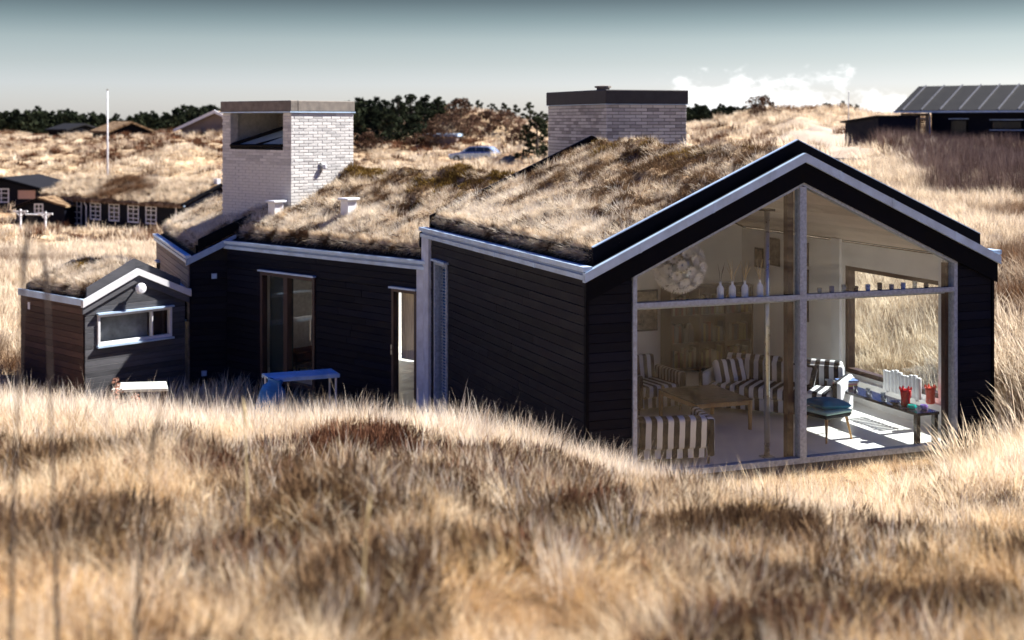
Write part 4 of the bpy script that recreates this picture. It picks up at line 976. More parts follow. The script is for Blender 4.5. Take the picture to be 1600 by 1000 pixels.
turf(shed, F_SHED, ridge_fn(1.27, ST, SW / 2), .16, SW - .16, .11, SL2 - .06, 150, shed_moss, [('u', .18, .2, 2.3, (-1, 0))], 4, long_=.3, span=SW)
# ------------------------------------------------------------------ furniture in the glazed room (local frame of the wing: u right, v inward)
def at_main(u, v, z=0.0, rz=0.0): return F_MAIN @ T(u, v, z) @ RZ(rz)
def soft(name, mat, parent, b, m=None, bev=.04, seg=3):
    return MB().box(*b, m=m).build(name, mat, parent, wmat(parent), bev, True, seg)
def armchair(label, mw, sx, sy, group, hw=.34, hb=.84):
    """faces local -y"""
    t = thing('armchair', label, 'armchair', mw, group)
    soft('seat_cushion', sx, t, (-hw + .01, hw - .01, -.42, .28, .26, .44))
    soft('backrest', sx, t, (-hw, hw, .20, .40, .28, hb), Matrix.Translation((0, .02, 0)) @ Matrix.Rotation(R(-8), 4, 'X'), .05)
    for s in (-1, 1): soft('armrest', sy, t, (s * (hw - .005) - (.12 if s < 0 else 0), s * (hw - .005) + (.12 if s > 0 else 0), -.40, .40, .10, min(.62, hb - .08)), None, .04)
    soft('base', sx, t, (-hw + .01, hw - .01, -.38, .38, .09, .255), None, .02)
    for x in (-hw - .04, hw + .04):
        for y in (-.33, .33): MB().tube([(x, y, .10), (x, y, 0)], [.022, .016], 8).build('leg', M['dark_wood'], t, mw)
    return t
armchair('striped armchair facing the glass, behind the coffee table', at_main(2.72, 3.72, 0, 6), M['stripe_x2'], M['stripe_y2'], None)
armchair('striped armchair standing with its back close against the gable glass', at_main(1.48, .74, 0, 168), M['stripe_x'], M['stripe_y'], None, .47, .70)
# sofa, its back to the side window
ms = at_main(4.45, 2.78, 0, -47)
sofa = thing('sofa', 'black and white striped sofa beside the side window', 'sofa', ms)
soft('base', M['stripe_x'], sofa, (-.98, .98, -.40, .42, .08, .27), None, .02)
for a, b in ((-.96, -.004), (.004, .96)): soft('seat_cushion', M['stripe_x'], sofa, (a, b, -.45, .25, .275, .45), None, .05)
for a, b in ((-.95, -.01), (.01, .95)): soft('back_cushion', M['stripe_x'], sofa, (a, b, .16, .36, .44, .86), Matrix.Translation((0, .08, 0)) @ Matrix.Rotation(R(-10), 4, 'X'), .07)
soft('backrest', M['stripe_x'], sofa, (-.98, .98, .33, .48, .27, .74), None, .04)
for s in (-1, 1): soft('armrest', M['stripe_x'], sofa, (s * 1.05 - .07, s * 1.05 + .07, -.42, .46, .08, .62), None, .045)
for x in (-.9, .9):
    for y in (-.33, .36): MB().box(x - .025, x + .025, y - .025, y + .025, 0, .08).build('leg', M['dark_wood'], sofa, ms)
pm = ms @ T(-.72, -.05, .60) @ RZ(50) @ Matrix.Rotation(R(-22), 4, 'X')
p = MB().box(-.28, .28, -.07, .07, -.19, .19).build('cushion', M['stripe_x'], None, pm, .065, True, 4); tag(p, 'boldly striped cushion leaning in the far corner of the sofa', 'cushion')
pm = ms @ T(.42, -.08, .62) @ RZ(-12) @ Matrix.Rotation(R(-25), 4, 'X')
p = MB().box(-.25, .25, -.07, .07, -.18, .18).build('cushion', M['stripe_y'], None, pm, .065, True, 4); tag(p, 'striped cushion against the middle of the sofa back', 'cushion')
# coffee table
mt = at_main(0, 0)
ct = thing('coffee_table', 'low brown coffee table with rounded oak legs in front of the sofa', 'coffee table', at_main(3.02, 2.45))
MB().box(2.55, 3.5, 1.85, 3.05, .435, .455).build('table_top', M['table_top'], ct, mt, .004)
for (a, b, c_y, d) in ((2.55, 3.5, 1.85, 1.91), (2.55, 3.5, 2.99, 3.05)): MB().box(a + .06, b - .06, c_y, d, .37, .434).build('apron', M['oak'], ct, mt, .01)
for (a, b) in ((2.55, 2.61), (3.44, 3.5)): MB().box(a, b, 1.91, 2.99, .37, .434).build('apron', M['oak'], ct, mt, .01)
for x in (2.58, 3.47):
    for y in (1.88, 3.02): MB().tube([(x, y, 0), (x, y, .43)], [.028, .036], 10).build('leg', M['oak'], ct, mt)
# stool with pad and cushion
mst = at_main(4.2, 1.0, 0, 14)
st = thing('stool', 'wooden stool with splayed legs and dark seat by the centre post', 'stool', mst)
MB().box(-.25, .25, -.24, .24, .33, .385).build('seat', M['seat_dark'], st, mst, .02, True, 2)
for x in (-1, 1):
    for y in (-1, 1): MB().tube([(x * .20, y * .19, .34), (x * .26, y * .24, 0)], [.022, .014], 8).build('leg', M['dark_wood'] if False else M['oak'], st, mst)
p = MB().box(-.26, .26, -.25, .25, 0, .05).build('seat_pad', M['mint'], None, mst @ T(0, 0, .386), .022, True, 2); tag(p, 'mint green pad lying on the wooden stool', 'seat pad')
def pillow(name, mat, mw, w, d, h, n=14):
    mb = MB()
    for s in (1, -1):
        for j in range(n + 1):
            for i in range(n + 1):
                a = i / n * 2 - 1; b = j / n * 2 - 1; k = (1 - a ** 4) * (1 - b ** 4); pin = 1 - .10 * (a * a) * (1 - b * b) ; 
                mb.v.append((a * w * (1 - .07 * (1 - abs(b)) * abs(a)), b * d * (1 - .07 * (1 - abs(a)) * abs(b)), h / 2 + s * h / 2 * max(0, k) ** .6))
    q = (n + 1) ** 2
    for j in range(n):
        for i in range(n):
            a = j * (n + 1) + i; mb.f += [(a, a + 1, a + n + 2, a + n + 1), (q + a, q + a + n + 1, q + a + n + 2, q + a + 1)]
    return mb.build(name, mat, None, mw, 0, True)
p = pillow('cushion', M['teal'], mst @ T(.03, .01, .42) @ RZ(-8) @ Matrix.Rotation(R(4), 4, 'Y'), .27, .24, .15); tag(p, 'plump dark teal cushion on the wooden stool', 'cushion')
# dark bench table under the side window and what stands on it
mb_ = at_main(0, 0)
bench = thing('low_table', 'long low black lacquered table along the side window', 'low table', at_main(5.3, 1.15))
MB().box(5.12, 5.5, .14, 2.35, .415, .455).build('table_top', M['bench_dark'], bench, mb_, .006)
for x in (5.16, 5.46):
    for y in (.20, 2.28): MB().box(x - .03, x + .03, y - .04, y + .04, 0, .414).build('leg', M['bench_dark'], bench, mb_, .003)
def jug(label, mw, mat):
    t = thing('jug', label, 'jug', mw)
    MB().lathe([(.055, 0), (.07, .02), (.062, .10), (.075, .20), (.085, .24), (.078, .24), (.068, .20)], 18).build('body', mat, t, mw, 0, True)
    MB().tube([(.075, 0, .20), (.13, 0, .20), (.13, 0, .11), (.07, 0, .08)], .011, 8).build('handle', mat, t, mw, 0, True)
    for k in range(6):
        a = k * math.pi / 3; MB().lathe([(.001, -.02), (.018, 0), (.001, .03)], 6, (.078 * math.cos(a), .078 * math.sin(a), .255)).build('rim_peak', mat, t, mw)
    return t
jug('deep red crown rimmed jug on the near end of the black table', at_main(5.28, .62, .456, 20), M['red_glass'])
jug('lighter red jug added on the window sill as the mirror image of the red jug', at_main(6.02, 1.02, .361, 70), plain('mirrored_jug_glaze', (.62, .10, .06), .3, 0, .2, 8))  # solid copy standing in for the jug's reflection in the side window
def facet_bowl(label, mw, mat, r=.055, h=.06):
    t = thing('glass_candle_holder', label, 'candle holder', mw)
    MB().lathe([(r * .6, 0), (r, h * .3), (r * .95, h), (r * .75, h), (r * .7, h * .4), (.002, h * .3)], 10).build('bowl', mat, t, mw)
    for k in range(8):
        a = k * math.pi / 4; MB().lathe([(.001, -.014), (.014, 0), (.001, .014)], 5, (r * math.cos(a), r * math.sin(a), h * .6)).build('knob', mat, t, mw)
facet_bowl('green teal glass candle holder at the front of the black table', at_main(5.24, .42, .456), M['teal_glass'], .062)
facet_bowl('purple glass candle holder at the front corner of the black table', at_main(5.40, .36, .456), M['purple_glass'], .05)
p = MB().lathe([(.03, 0), (.085, .03), (.095, .045), (.08, .045), (.02, .015)], 16).build('dish', M['bench_dark'], None, at_main(5.22, .78, .456), 0, True); tag(p, 'small dark dish on the black table beside the red jug', 'dish')
for i, (u, v) in enumerate(((5.2, 1.0), (5.3, 1.18), (5.2, 1.36), (5.3, 1.55), (5.22, 1.75))):
    p = MB().lathe([(.028, 0), (.036, .09), (.033, .09), (.026, .008)], 14).build('tumbler', M['clear_glass'], None, at_main(u, v, .456), 0, True); tag(p, ('clear tumbler nearest the red jug on the black table', 'second clear tumbler from the red jug on the black table', 'third, middle clear tumbler of the row on the black table', 'fourth clear tumbler from the red jug on the black table', 'clear tumbler nearest the magazine pile on the black table')[i], 'tumbler', 'clear tumblers on the black table')
book_cols = [('purple', (.20, .05, .20)), ('yellow', (.60, .45, .12)), ('pink', (.60, .25, .28)), ('white', (.75, .74, .70)), ('blue', (.12, .2, .42))]
zb = .456
for i, (nm, c_col) in enumerate(book_cols):
    mw = at_main(5.30 + rng.uniform(-.02, .02), 2.12, zb, rng.uniform(-12, 12)); t = thing('magazine', nm + ' covered magazine in the pile on the far end of the black table', 'magazine', mw)
    MB().box(-.15, .15, -.11, .11, 0, .022).build('cover', plain(nm + '_cover', c_col, .5), t, mw); MB().box(-.146, .152, -.106, .106, .003, .019).build('pages', M['paper'], t, mw)
    zb += .0235
mw = at_main(5.42, 2.62, .0); t = thing('side_table', 'small white striped side table at the near end of the sofa', 'side table', mw)
MB().box(-.25, .25, -.2, .2, .50, .53).build('table_top', M['white'], t, mw, .004)
for x in (-.21, .21):
    for y in (-.16, .16): MB().box(x - .02, x + .02, y - .02, y + .02, 0, .499).build('leg', M['white'], t, mw)
for i in range(3):
    p = MB().box(-.17, .17, -.13, .13, 0, .01).build('newspaper', M['paper'], None, at_main(5.40, 2.62, .531 + i * .0105, (20, -14, 48)[i])); tag(p, ('bottom', 'middle', 'topmost')[i] + ' sheet of newspaper on the white side table', 'newspaper')
# radiator at the window
mw = at_main(5.93, 1.62, .362, 90); t = thing('radiator', 'white ribbed radiator on the sill of the side window', 'radiator', mw)
for i in range(10): MB().box(-.48 + i * .09, -.415 + i * .09, -.03, .03, .03, .36 + .025 * math.sin(i * 1.3)).build('rib', M['white'], t, mw, .015, True, 2)
MB().tube([(-.48, 0, .06), (.42, 0, .06)], .014, 8).build('pipe', M['white'], t, mw); MB().tube([(-.48, 0, .32), (.42, 0, .32)], .014, 8).build('pipe', M['white'], t, mw)
for x in (-.4, .34): MB().box(x - .02, x + .02, -.02, .02, 0, .06).build('foot', M['white'], t, mw)
# pendant lamp of paper rosettes
mw = at_main(2.12, 1.55, 2.50); t = thing('pendant_lamp', 'big round white paper flower pendant lamp behind the upper glass', 'pendant lamp', mw)
core = MB().lathe([(.01, -.22), (.12, -.19), (.20, -.09), (.22, 0), (.20, .09), (.12, .19), (.01, .22)], 18).build('core', M['steel'], t, mw, 0, True)
MB().tube([(0, 0, .3), (0, 0, 1.02)], .005, 6).build('cord', M['black_trim'], t, mw)
ros = MB()
for k in range(22):
    a = k * 2 * math.pi / 22; d = Vector((math.cos(a), math.sin(a), 0)); s_ = Vector((-math.sin(a), math.cos(a), 0)); L_ = .10 * (1 - .15 * (k % 2))
    ros.add([d * .01, d * L_ * .6 + s_ * .008 + Vector((0, 0, .020)), d * L_ + Vector((0, 0, .06)), d * L_ * .6 - s_ * .008 + Vector((0, 0, .026))], [(0, 1, 2, 3)])
rosm = ros.mesh('rosette', M['paper'])
for k in range(64):
    ph = math.acos(1 - 2 * (k + .5) / 64); a = k * 2.39996; d = Vector((math.sin(ph) * math.cos(a), math.sin(ph) * math.sin(a), math.cos(ph)))
    link('rosette', rosm, t, mw @ Matrix.Translation(d * .34) @ d.to_track_quat('Z', 'Y').to_matrix().to_4x4() @ RZ(rng.uniform(0, 90)))
# bottles with straws and small cups on the transom shelf
tl = thing('transom_shelf', 'narrow timber shelf running along the inside of the gable transom', 'shelf', at_main(0, 0)); MB().box(.72, W - .76, .10, .118, 2.12, 2.20).box(.72, W - .76, .118, .24, 2.185, 2.20).build('board', M['frame'], tl, at_main(0, 0))
def bottle(u, label, straws, seed):
    mw = at_main(u, .19, 2.201); t = thing('bottle_vase', label, 'bottle', mw, None)
    MB().lathe([(.040, 0), (.047, .01), (.047, .13), (.035, .16), (.017, .175), (.016, .215), (.021, .222), (.012, .224)], 16).build('body', M['vase_white'], t, mw, 0, True)
    r = random.Random(seed)
    for k in range(straws):
        a = r.uniform(0, 6.28); l = r.uniform(.16, .30); d = r.uniform(.02, .13)
        MB().tube([(0, 0, .18), (d * .4 * math.cos(a), d * .4 * math.sin(a), .22 + l * .5), (d * math.cos(a), d * math.sin(a), .22 + l)], [.003, .004, .0015], 5).build('stalk', M['straw'] if seed else M['bark'], t, mw)
for u, lb, n, sd in ((2.02, 'white bottle with a few short dark stems, first of four from the lamp', 3, 0), (2.20, 'white bottle with straws leaning right, second of four from the lamp', 7, 5), (2.39, 'white bottle with upright straws, third of four from the lamp', 8, 6), (2.62, 'white bottle with straws, next to the steel column', 8, 7)): bottle(u, lb, n, sd)
cup_mats = [('clear', M['clear_glass']), ('dark', M['bench_dark']), ('pale blue', plain('pale_blue_glass', (.30, .46, .66), .15)), ('grey', plain('grey_glass', (.25, .27, .30), .15))]
for i in range(10):
    u = 3.55 + i * .195; nm, mt_ = cup_mats[(0, 3, 0, 1, 2, 1, 3, 2, 0, 1)[i]]
    p = MB().lathe([(.022, 0), (.032, .012), (.034, .075 + .015 * (i % 3)), (.029, .07 + .015 * (i % 3)), (.020, .012)], 12).build('tealight_cup', mt_, None, at_main(u, .185, 2.201), 0, True)
    p = tag(p, f'{nm} tealight cup on the transom, ' + ('first', 'second', 'third', 'fourth', 'fifth', 'sixth', 'seventh', 'eighth', 'ninth', 'last')[i] + ' of ten from the centre post', 'tealight cup')
    p['group'] = 'tealight cups along the transom'
# steel column just inside the glass
mw = at_main(2.82, .34); t = thing('steel_column', 'slender steel column with a flat cap just inside the gable glass', 'column', mw)
MB().tube([(0, 0, .015), (0, 0, 3.33)], .038, 20).build('shaft', M['steel'], t, mw, 0, True); MB().box(-.08, .08, -.08, .08, 3.33, 3.36).build('cap', M['black_trim'], t, mw); MB().box(-.08, .08, -.08, .08, 0, .015).build('foot_plate', M['steel'], t, mw)
# pictures, bookcase, partition at the back of the room
def picture(mw, w, h, label, c1):
    t = thing('framed_picture', label, 'picture', mw)
    MB().box(-w / 2, w / 2, -.02, 0, -h / 2, h / 2).build('frame', M['pic_frame'], t, mw, .004); MB().box(-w / 2 + .03, w / 2 - .03, -.024, -.0205, -h / 2 + .03, h / 2 - .03).build('print', c1, t, mw)
pr = plain('dark_print', (.10, .085, .07), .6, 0, .9, 14); pr2 = plain('faded_print', (.28, .22, .15), .6, 0, .8, 10)
rw = lambda v, z: at_main(W - .145, v, z, 90) @ RZ(180)
for i, (v, z, w, h) in enumerate(((4.65, 2.25, .36, .40), (4.65, 1.78, .36, .42), (4.65, 1.30, .36, .42), (5.6, 2.2, .42, .5), (6.1, 2.05, .3, .36))):
    picture(at_main(W - .145, v, z, -90), w, h, ('top dark picture of the column of three on the side wall', 'middle dark picture of the column of three on the side wall', 'lowest dark picture of the column of three on the side wall', 'larger dark picture on the side wall nearer the back corner', 'smallest picture in the back corner of the room')[i], pr if i % 2 else pr2)
picture(at_main(4.05, 6.73, 1.1), .7, .75, 'brown picture on the back wall left of the bookcase', pr2)
mw = at_main(5.3, 6.5); t = thing('bookcase', 'dark low bookcase against the back wall of the room', 'bookcase', mw)
MB().box(-.85, .85, -.2, .2, 1.5, 1.54).build('top', M['dark_wood'], t, mw)
for z in (.05, .5, 1.0): MB().box(-.80, .80, -.19, .18, z, z + .03).build('shelf', M['dark_wood'], t, mw)
for x in (-.85, -.27, .27, .81): MB().box(x, x + .04, -.2, .2, 0, 1.499).build('side_panel', M['dark_wood'], t, mw)
MB().box(-.84, .84, .185, .2, .0, 1.49).build('back_panel', M['dark_wood'], t, mw)
bcol = [(.55, .42, .10), (.42, .06, .04), (.12, .10, .09), (.60, .55, .45), (.10, .14, .22), (.30, .14, .07)]
bm_ = [plain('book_cover_%d' % i, tuple(q * .25 for q in c), .6) for i, c in enumerate(bcol)]
bn = ('yellow', 'red', 'black', 'cream', 'navy', 'brown')
for zi, z in enumerate((.081, .531, 1.031)):
    for bay, x0 in enumerate((-.80, -.22, .32)):
        x = x0
        while x < x0 + .44:
            w = rng.uniform(.03, .06); h = rng.uniform(.24, .36); k = rng.randrange(6)
            o = link('book', box_mesh('book', w, .16, h, bm_[k], .002), None, mw @ T(x, -.16, z)); sl = ('bottom', 'middle', 'top')[zi]; by = ('left', 'middle', 'right')[bay]; tag(o, f'{bn[k]} book in the {by} bay of the {sl} shelf of the dark bookcase', 'book', f'{bn[k]} books, {sl} shelf, {by} bay')
            x += w + .003
# dim things seen through the doors of the middle wing
mw = F_MID @ T(4.3, 3.4, MFL); t = thing('dining_table', 'plain wooden table inside the room behind the narrow glass door', 'table', mw)
MB().box(-.8, .8, -.4, .4, .70, .74).build('table_top', M['oak'], t, mw, .004)
for x in (-.72, .72):
    for y in (-.33, .33): MB().box(x - .035, x + .035, y - .035, y + .035, 0, .699).build('leg', M['oak'], t, mw)
mw = F_MID @ T(1.55, 1.9, 1.35); t = thing('branch_lamp', 'thin wire lamp hanging in the room behind the sliding door', 'lamp', mw)
MB().tube([(0, 0, 1.4), (0, 0, 0)], .006, 6).build('cord', M['black_trim'], t, mw); MB().tube([(-.28, 0, .02), (.28, 0, -.02)], .008, 6).build('bar', M['black_trim'], t, mw)
for x in (-.26, .0, .26): MB().lathe([(.01, 0), (.05, -.08), (.045, -.08), (.005, -.005)], 10, (x, 0, 0)).build('shade', M['black_trim'], t, mw)

mw = F_MID @ T(.85, 1.7, MFL); t = thing('daybed', 'dark red brown daybed low in the room behind the sliding door', 'daybed', mw); dr = plain('dark_red_fabric', (.07, .018, .014), .8)
soft('mattress', dr, t, (-.4, .4, -.9, .9, .22, .44)); soft('back_cushion', dr, t, (-.42, -.22, -.85, .85, .44, .80)); soft('frame', M['dark_wood'], t, (-.42, .42, -.92, .92, .12, .215), None, .01)
for xx in (-.36, .36):
    for yy in (-.84, .84): MB().box(xx - .03, xx + .03, yy - .03, yy + .03, 0, .119).build('leg', M['dark_wood'], t, mw)
# ------------------------------------------------------------------ outside, by the house
gx, gy = px(470, 24.2), 24.2
mw = T(gx, gy, -.62) @ RZ(23); t = thing('garden_table', 'light blue garden table in front of the black middle wall', 'garden table', mw)
for i in range(4): MB().box(-.62, .62, -.24 + i * .125, -.125 + i * .125, .70, .735).build('slat', M['blue'], t, mw, .004)
for y in (-.262, .262): MB().box(-.63, .63, y - .018, y + .018, .66, .728).build('apron', M['blue'], t, mw, .003)
for x in (-.58, .58):
    for y in (-.2, .2): MB().tube([(x, y, 0), (x, y, .70)], .02, 8).build('leg', M['vent_white'], t, mw)
mw = T(px(416, 23.6), 23.6, -.50) @ RZ(20) @ Matrix.Rotation(R(16), 4, 'Y')
mbx = MB(); nn = 14
prof = [(.19, 0), (.27, .06), (.30, .22), (.29, .40), (.24, .54), (.15, .62), (.17, .70)]
for r_, z in prof:
    for k in range(nn):
        a = 2 * math.pi * k / nn; q = r_ * (1 + .12 * math.sin(3 * a + z * 7) + .06 * math.sin(7 * a)); mbx.v.append((q * .8 * math.cos(a), q * .6 * math.sin(a), z * .9))
mbx.f = [(i * nn + k, i * nn + (k + 1) % nn, (i + 1) * nn + (k + 1) % nn, (i + 1) * nn + k) for i in range(len(prof) - 1) for k in range(nn)] + [tuple(range(nn - 1, -1, -1))]
p = mbx.build('cloth_bag', M['blue_deep'], None, mw, 0, True); tag(p, 'deep blue cloth bag beside the light blue garden table', 'bag')
mw = T(px(222, 23.2), 23.2, -.62) @ RZ(8); t = thing('picnic_table', 'cream topped outdoor table by the shed, its legs lost in grass', 'table', mw)
MB().xy([(-.46, -.30), (.46, -.30), (.36, .34), (-.40, .34)], .66, .71).build('table_top', M['cream'], t, mw, .006)
for x in (-.38, .36):
    for y in (-.24, .26): MB().tube([(x, y, 0), (x, y, .66)], .025, 8).build('leg', M['dark_wood'], t, mw)
def dock(x, y, h, label, seed):
    r = random.Random(seed); z = hgt(x, y); mw = T(x, y, z); t = thing('dock_stalk', label, 'plant', mw)
    MB().tube([(0, 0, 0), (.01, .01, h * .5), (.03 * r.uniform(-1, 1), .02, h)], [.008, .006, .002], 6).build('stem', M['bark'], t, mw)
    sb = MB()
    for k in range(150):
        q = r.uniform(.55, 1); s = (1.05 - q) * .22 + .03; a = r.uniform(0, 6.28); d = r.uniform(0, s)
        cpt = Vector((d * math.cos(a), d * math.sin(a), h * q)); e = r.uniform(.008, .018)
        n1 = Vector((r.uniform(-1, 1), r.uniform(-1, 1), r.uniform(-1, 1))).normalized(); n2 = n1.orthogonal().normalized()
        sb.add([cpt + n1 * e, cpt + n2 * e, cpt - n1 * e, cpt - n2 * e], [(0, 1, 2, 3)])
    sb.build('seed_head', plain('dock_seed_%d' % seed, (.26, .13, .085), .9), t, mw, kind='stuff')
dock(px(182, 15.3), 15.3, .85, 'tallest rusty seed stalk standing before the shed gable', 3); dock(px(212, 15.6), 15.6, .72, 'middle rusty seed stalk between shed and cream table', 4); dock(px(228, 15.0), 15.0, .52, 'short rusty seed stalk right above the cream table', 5)
for i, (u, y, h, ln) in enumerate(((14, 3.6, 1.25, .03), (92, 3.9, 1.15, -.04), (205, 3.7, .75, .05), (388, 6.2, .62, -.02), (562, 4.4, .5, .02))):
    x = px(u, y); z = hgt(x, y); mw = T(x, y, z - .03); t = thing('tall_grass_stalk', ('leftmost tall blurred grass stalk close to the camera', 'second tall blurred stalk from the left edge', 'third dark stalk low in the left foreground', 'single pale stalk in the grass left of centre', 'short blurred stalk low in the middle of the foreground')[i], 'grass stalk', mw)
    MB().tube([(0, 0, 0), (ln * .4, 0, h * .5), (ln, .02, h)], [.007, .0055, .002], 6).build('stem', M['straw'] if i > 2 else M['bark'], t, mw)
    MB().tube([(ln * .9, .018, h * .9), (ln * 1.1, .02, h * 1.02), (ln * 1.6, .03, h * 1.12)], [.003, .009, .001], 6).build('seed_head', M['straw'] if i > 2 else M['bark'], t, mw)
# ------------------------------------------------------------------ trees
PINE = grass_mat('pine_needles', (.008, .011, .008), (.022, .028, .017), (.05, .058, .032), trans=.12)
BUSH = grass_mat('brown_bush', (.035, .02, .014), (.10, .06, .04), (.20, .12, .08), trans=.12)
def crown_data(seed, h, w, n_cl=26, per=60, leaf=.15, low=.15, lean=0.0, flat=1.0):
    r = np.random.RandomState(seed); V = []; Fc = []; S = []; tips = []
    for c in range(n_cl):
        q = low + (1 - low) * (c + .5) / n_cl; a = c * 2.4 + r.uniform(-.6, .6)
        prof = (math.sin(min(1, (1.04 - q) / (1 - low)) * math.pi * .62) ** .8) * w * .5
        d = prof * r.uniform(.3, 1.15); cx, cy, cz = d * math.cos(a) + lean * q, d * math.sin(a), h * q * r.uniform(.93, 1.04); rad = r.uniform(.09, .24) * w * (1.1 - .5 * q)
        tips.append((cx, cy, cz)); shade0 = r.uniform(0, .5)
        for k in range(per):
            v = r.normal(0, 1, 3); v /= np.linalg.norm(v); v *= rad * r.uniform(.3, 1.0) ** .5; v[2] *= .6 * flat
            p = np.array([cx, cy, cz]) + v; n1 = r.normal(0, 1, 3); n1 /= np.linalg.norm(n1); n2 = np.cross(n1, r.normal(0, 1, 3)); n2 /= np.linalg.norm(n2); e = leaf * r.uniform(.5, 1.2)
            o = len(V); V += [p - n1 * e, p + n2 * e * .45, p + n1 * e, p - n2 * e * .45]; Fc.append((o, o + 1, o + 2, o + 3)); S += [min(1, shade0 + r.uniform(0, .5))] * 4
    return V, Fc, S, tips
def tree(name, label, x, y, h, w, seed, group, mat=PINE, **kw):
    z = hgt(x, y) - .1; mw = T(x, y, z); t = thing(name, label, 'bush' if 'bush' in name else 'tree', mw, group)
    V, Fc, S, tips = crown_data(seed, h, w, **kw); o = tuft_obj('crown', (V, Fc, S), mat); COL.objects.link(o); o.parent = t; o.name = 'crown'
    tr = MB(); tr.tube([(0, 0, 0), (.02 * h, 0, h * .45), (kw.get('lean', 0) * .9, 0, h * .92)], [.035 * h, .025 * h, .006 * h], 7)
    for cx, cy, cz in tips[::2]: tr.tube([(kw.get('lean', 0) * cz / h * .8, 0, cz * .86), (cx * .9, cy * .9, cz)], [.010 * h, .003 * h], 5, False)
    tr.build('trunk', M['bark'], t, mw)
    return t
for i, (u, y, top, w, lb) in enumerate(((563, 150, 188, 2.2, 'low dark pine directly right of the brick tower'), (580, 152, 168, 2.8, 'dark pine second from the brick tower'), (602, 154, 155, 3.0, 'pointed dark pine third from the brick tower'), (622, 151, 150, 3.0, 'dark pine in the middle of the dense group'), (642, 153, 145, 3.6, 'tallest dark pine of the dense group'), (664, 156, 148, 3.2, 'broad dark pine second from the right of the dense group'), (684, 158, 150, 2.4, 'dark pine at the right end of the dense group'), (612, 142, 178, 3.4, 'dark lower pine in front of the dense group'), (648, 143, 182, 3.2, 'dark lower pine in front of the tallest pine'))):
    x = px(u, y); z = hgt(x, y); h = 4.54 + (190 - top) / 2150 * y - z
    tree('pine_tree', lb, x, y, max(h, 2.5), w, 300 + i, 'dark pines between the brick towers', low=.06, n_cl=40, per=70)
for i, (u, y, top, w, lb) in enumerate(((712, 182, 152, 1.9, 'thin ragged pine on the hill, nearest the dense group'), (732, 184, 158, 1.9, 'small pine just left of the hill top'), (748, 186, 156, 2.0, 'small pine peeping over the hill top'), (768, 186, 160, 1.9, 'small pine just right of the hill top'), (788, 184, 158, 2.2, 'bushy pine on the right slope of the hill'), (806, 183, 164, 2.0, 'low pine on the right slope of the hill'), (828, 180, 159, 2.0, 'umbrella shaped pine left of the grey chimney block'), (848, 182, 174, 2.4, 'low dark pine beside the grey chimney block'))):
    x = px(u, y); z = hgt(x, y); h = 4.54 + (190 - top) / 2150 * y - z
    tree('pine_tree', lb, x, y, max(h, 2.2), w, 330 + i, 'ragged pines on the hill', low=.35 if i in (0, 6) else .15, n_cl=16, per=55, leaf=.17)
x, y = px(838, 104), 104; z = hgt(x, y); tree('evergreen_bush', 'tall dark evergreen bush left of the grey chimney block', x, y, 4.54 - (178 - 190) / 2150 * 104 - z, 2.6, 351, None, low=.03, n_cl=34, per=70)
for i, (u, y, h, w, lb) in enumerate(((690, 147, 2.6, 5.0, 'brown bare bush on the left slope of the hill'), (765, 150, 2.2, 4.0, 'brown bare bush on the face of the hill'), (720, 155, 2.4, 4.4, 'brown bare bush below the hill top'), (300, 104, 2.0, 3.4, 'grey brown bush behind the cottage roof'), (322, 106, 1.9, 3.0, 'grey brown bush beside the cottage stove pipe'), (1190, 148, 2.2, 4.5, 'dark round bush on the dune right of the grey chimney block'), (672, 139, 2.2, 4.2, 'dark scrub bush at the foot of the dense pines'), (706, 144, 2.6, 4.6, 'dark scrub bush above the white edged garage roof'), (738, 146, 2.0, 4.0, 'dark scrub bush in the middle of the hill face'), (790, 148, 2.2, 4.4, 'dark scrub bush right of the hill face'), (812, 140, 2.4, 4.2, 'dark scrub bush left of the tall evergreen'), (575, 138, 1.8, 3.6, 'low scrub bush next to the brick tower'))):
    x = px(u, y); tree('bare_bush', lb, x, y, h, w, 360 + i, None, mat=BUSH, low=.05, n_cl=22, per=60, leaf=.16)
# the woods far behind read as one mass
C_PINE = tuft_coll('far_pines', [tuft_obj('far_pine_%d' % i, crown_data(400 + i, 1.0, .75, 22, 26, .085, .04)[:3], PINE) for i in range(4)])
fx = []; fs = []
for (u0, u1, y0, y1, n, h) in ((-420, 350, 275, 300, 420, 4.5), (545, 700, 215, 240, 60, 4.6), (1070, 1180, 200, 225, 110, 3.2), (1283, 1340, 190, 205, 26, 1.9), (860, 1070, 240, 260, 60, 4), (1560, 2000, 230, 250, 130, 4)):
    y = nrng.uniform(y0, y1, n); u = nrng.uniform(u0, u1, n); x = (u - 800) / 2150 * y; z = height(x, y)
    fx.append(np.stack([x, y, z - .3], 1)); fs.append(h * nrng.uniform(.72, 1.08, n) * (1 + .12 * np.sin(u / 40)))
fx = np.concatenate(fx); fs = np.concatenate(fs)
s = scatter('pine_wood', fx, eul(len(fx), .05), fs, C_PINE); tag(s, 'dark pine woods along the horizon behind the dunes', 'woods', kind='stuff')

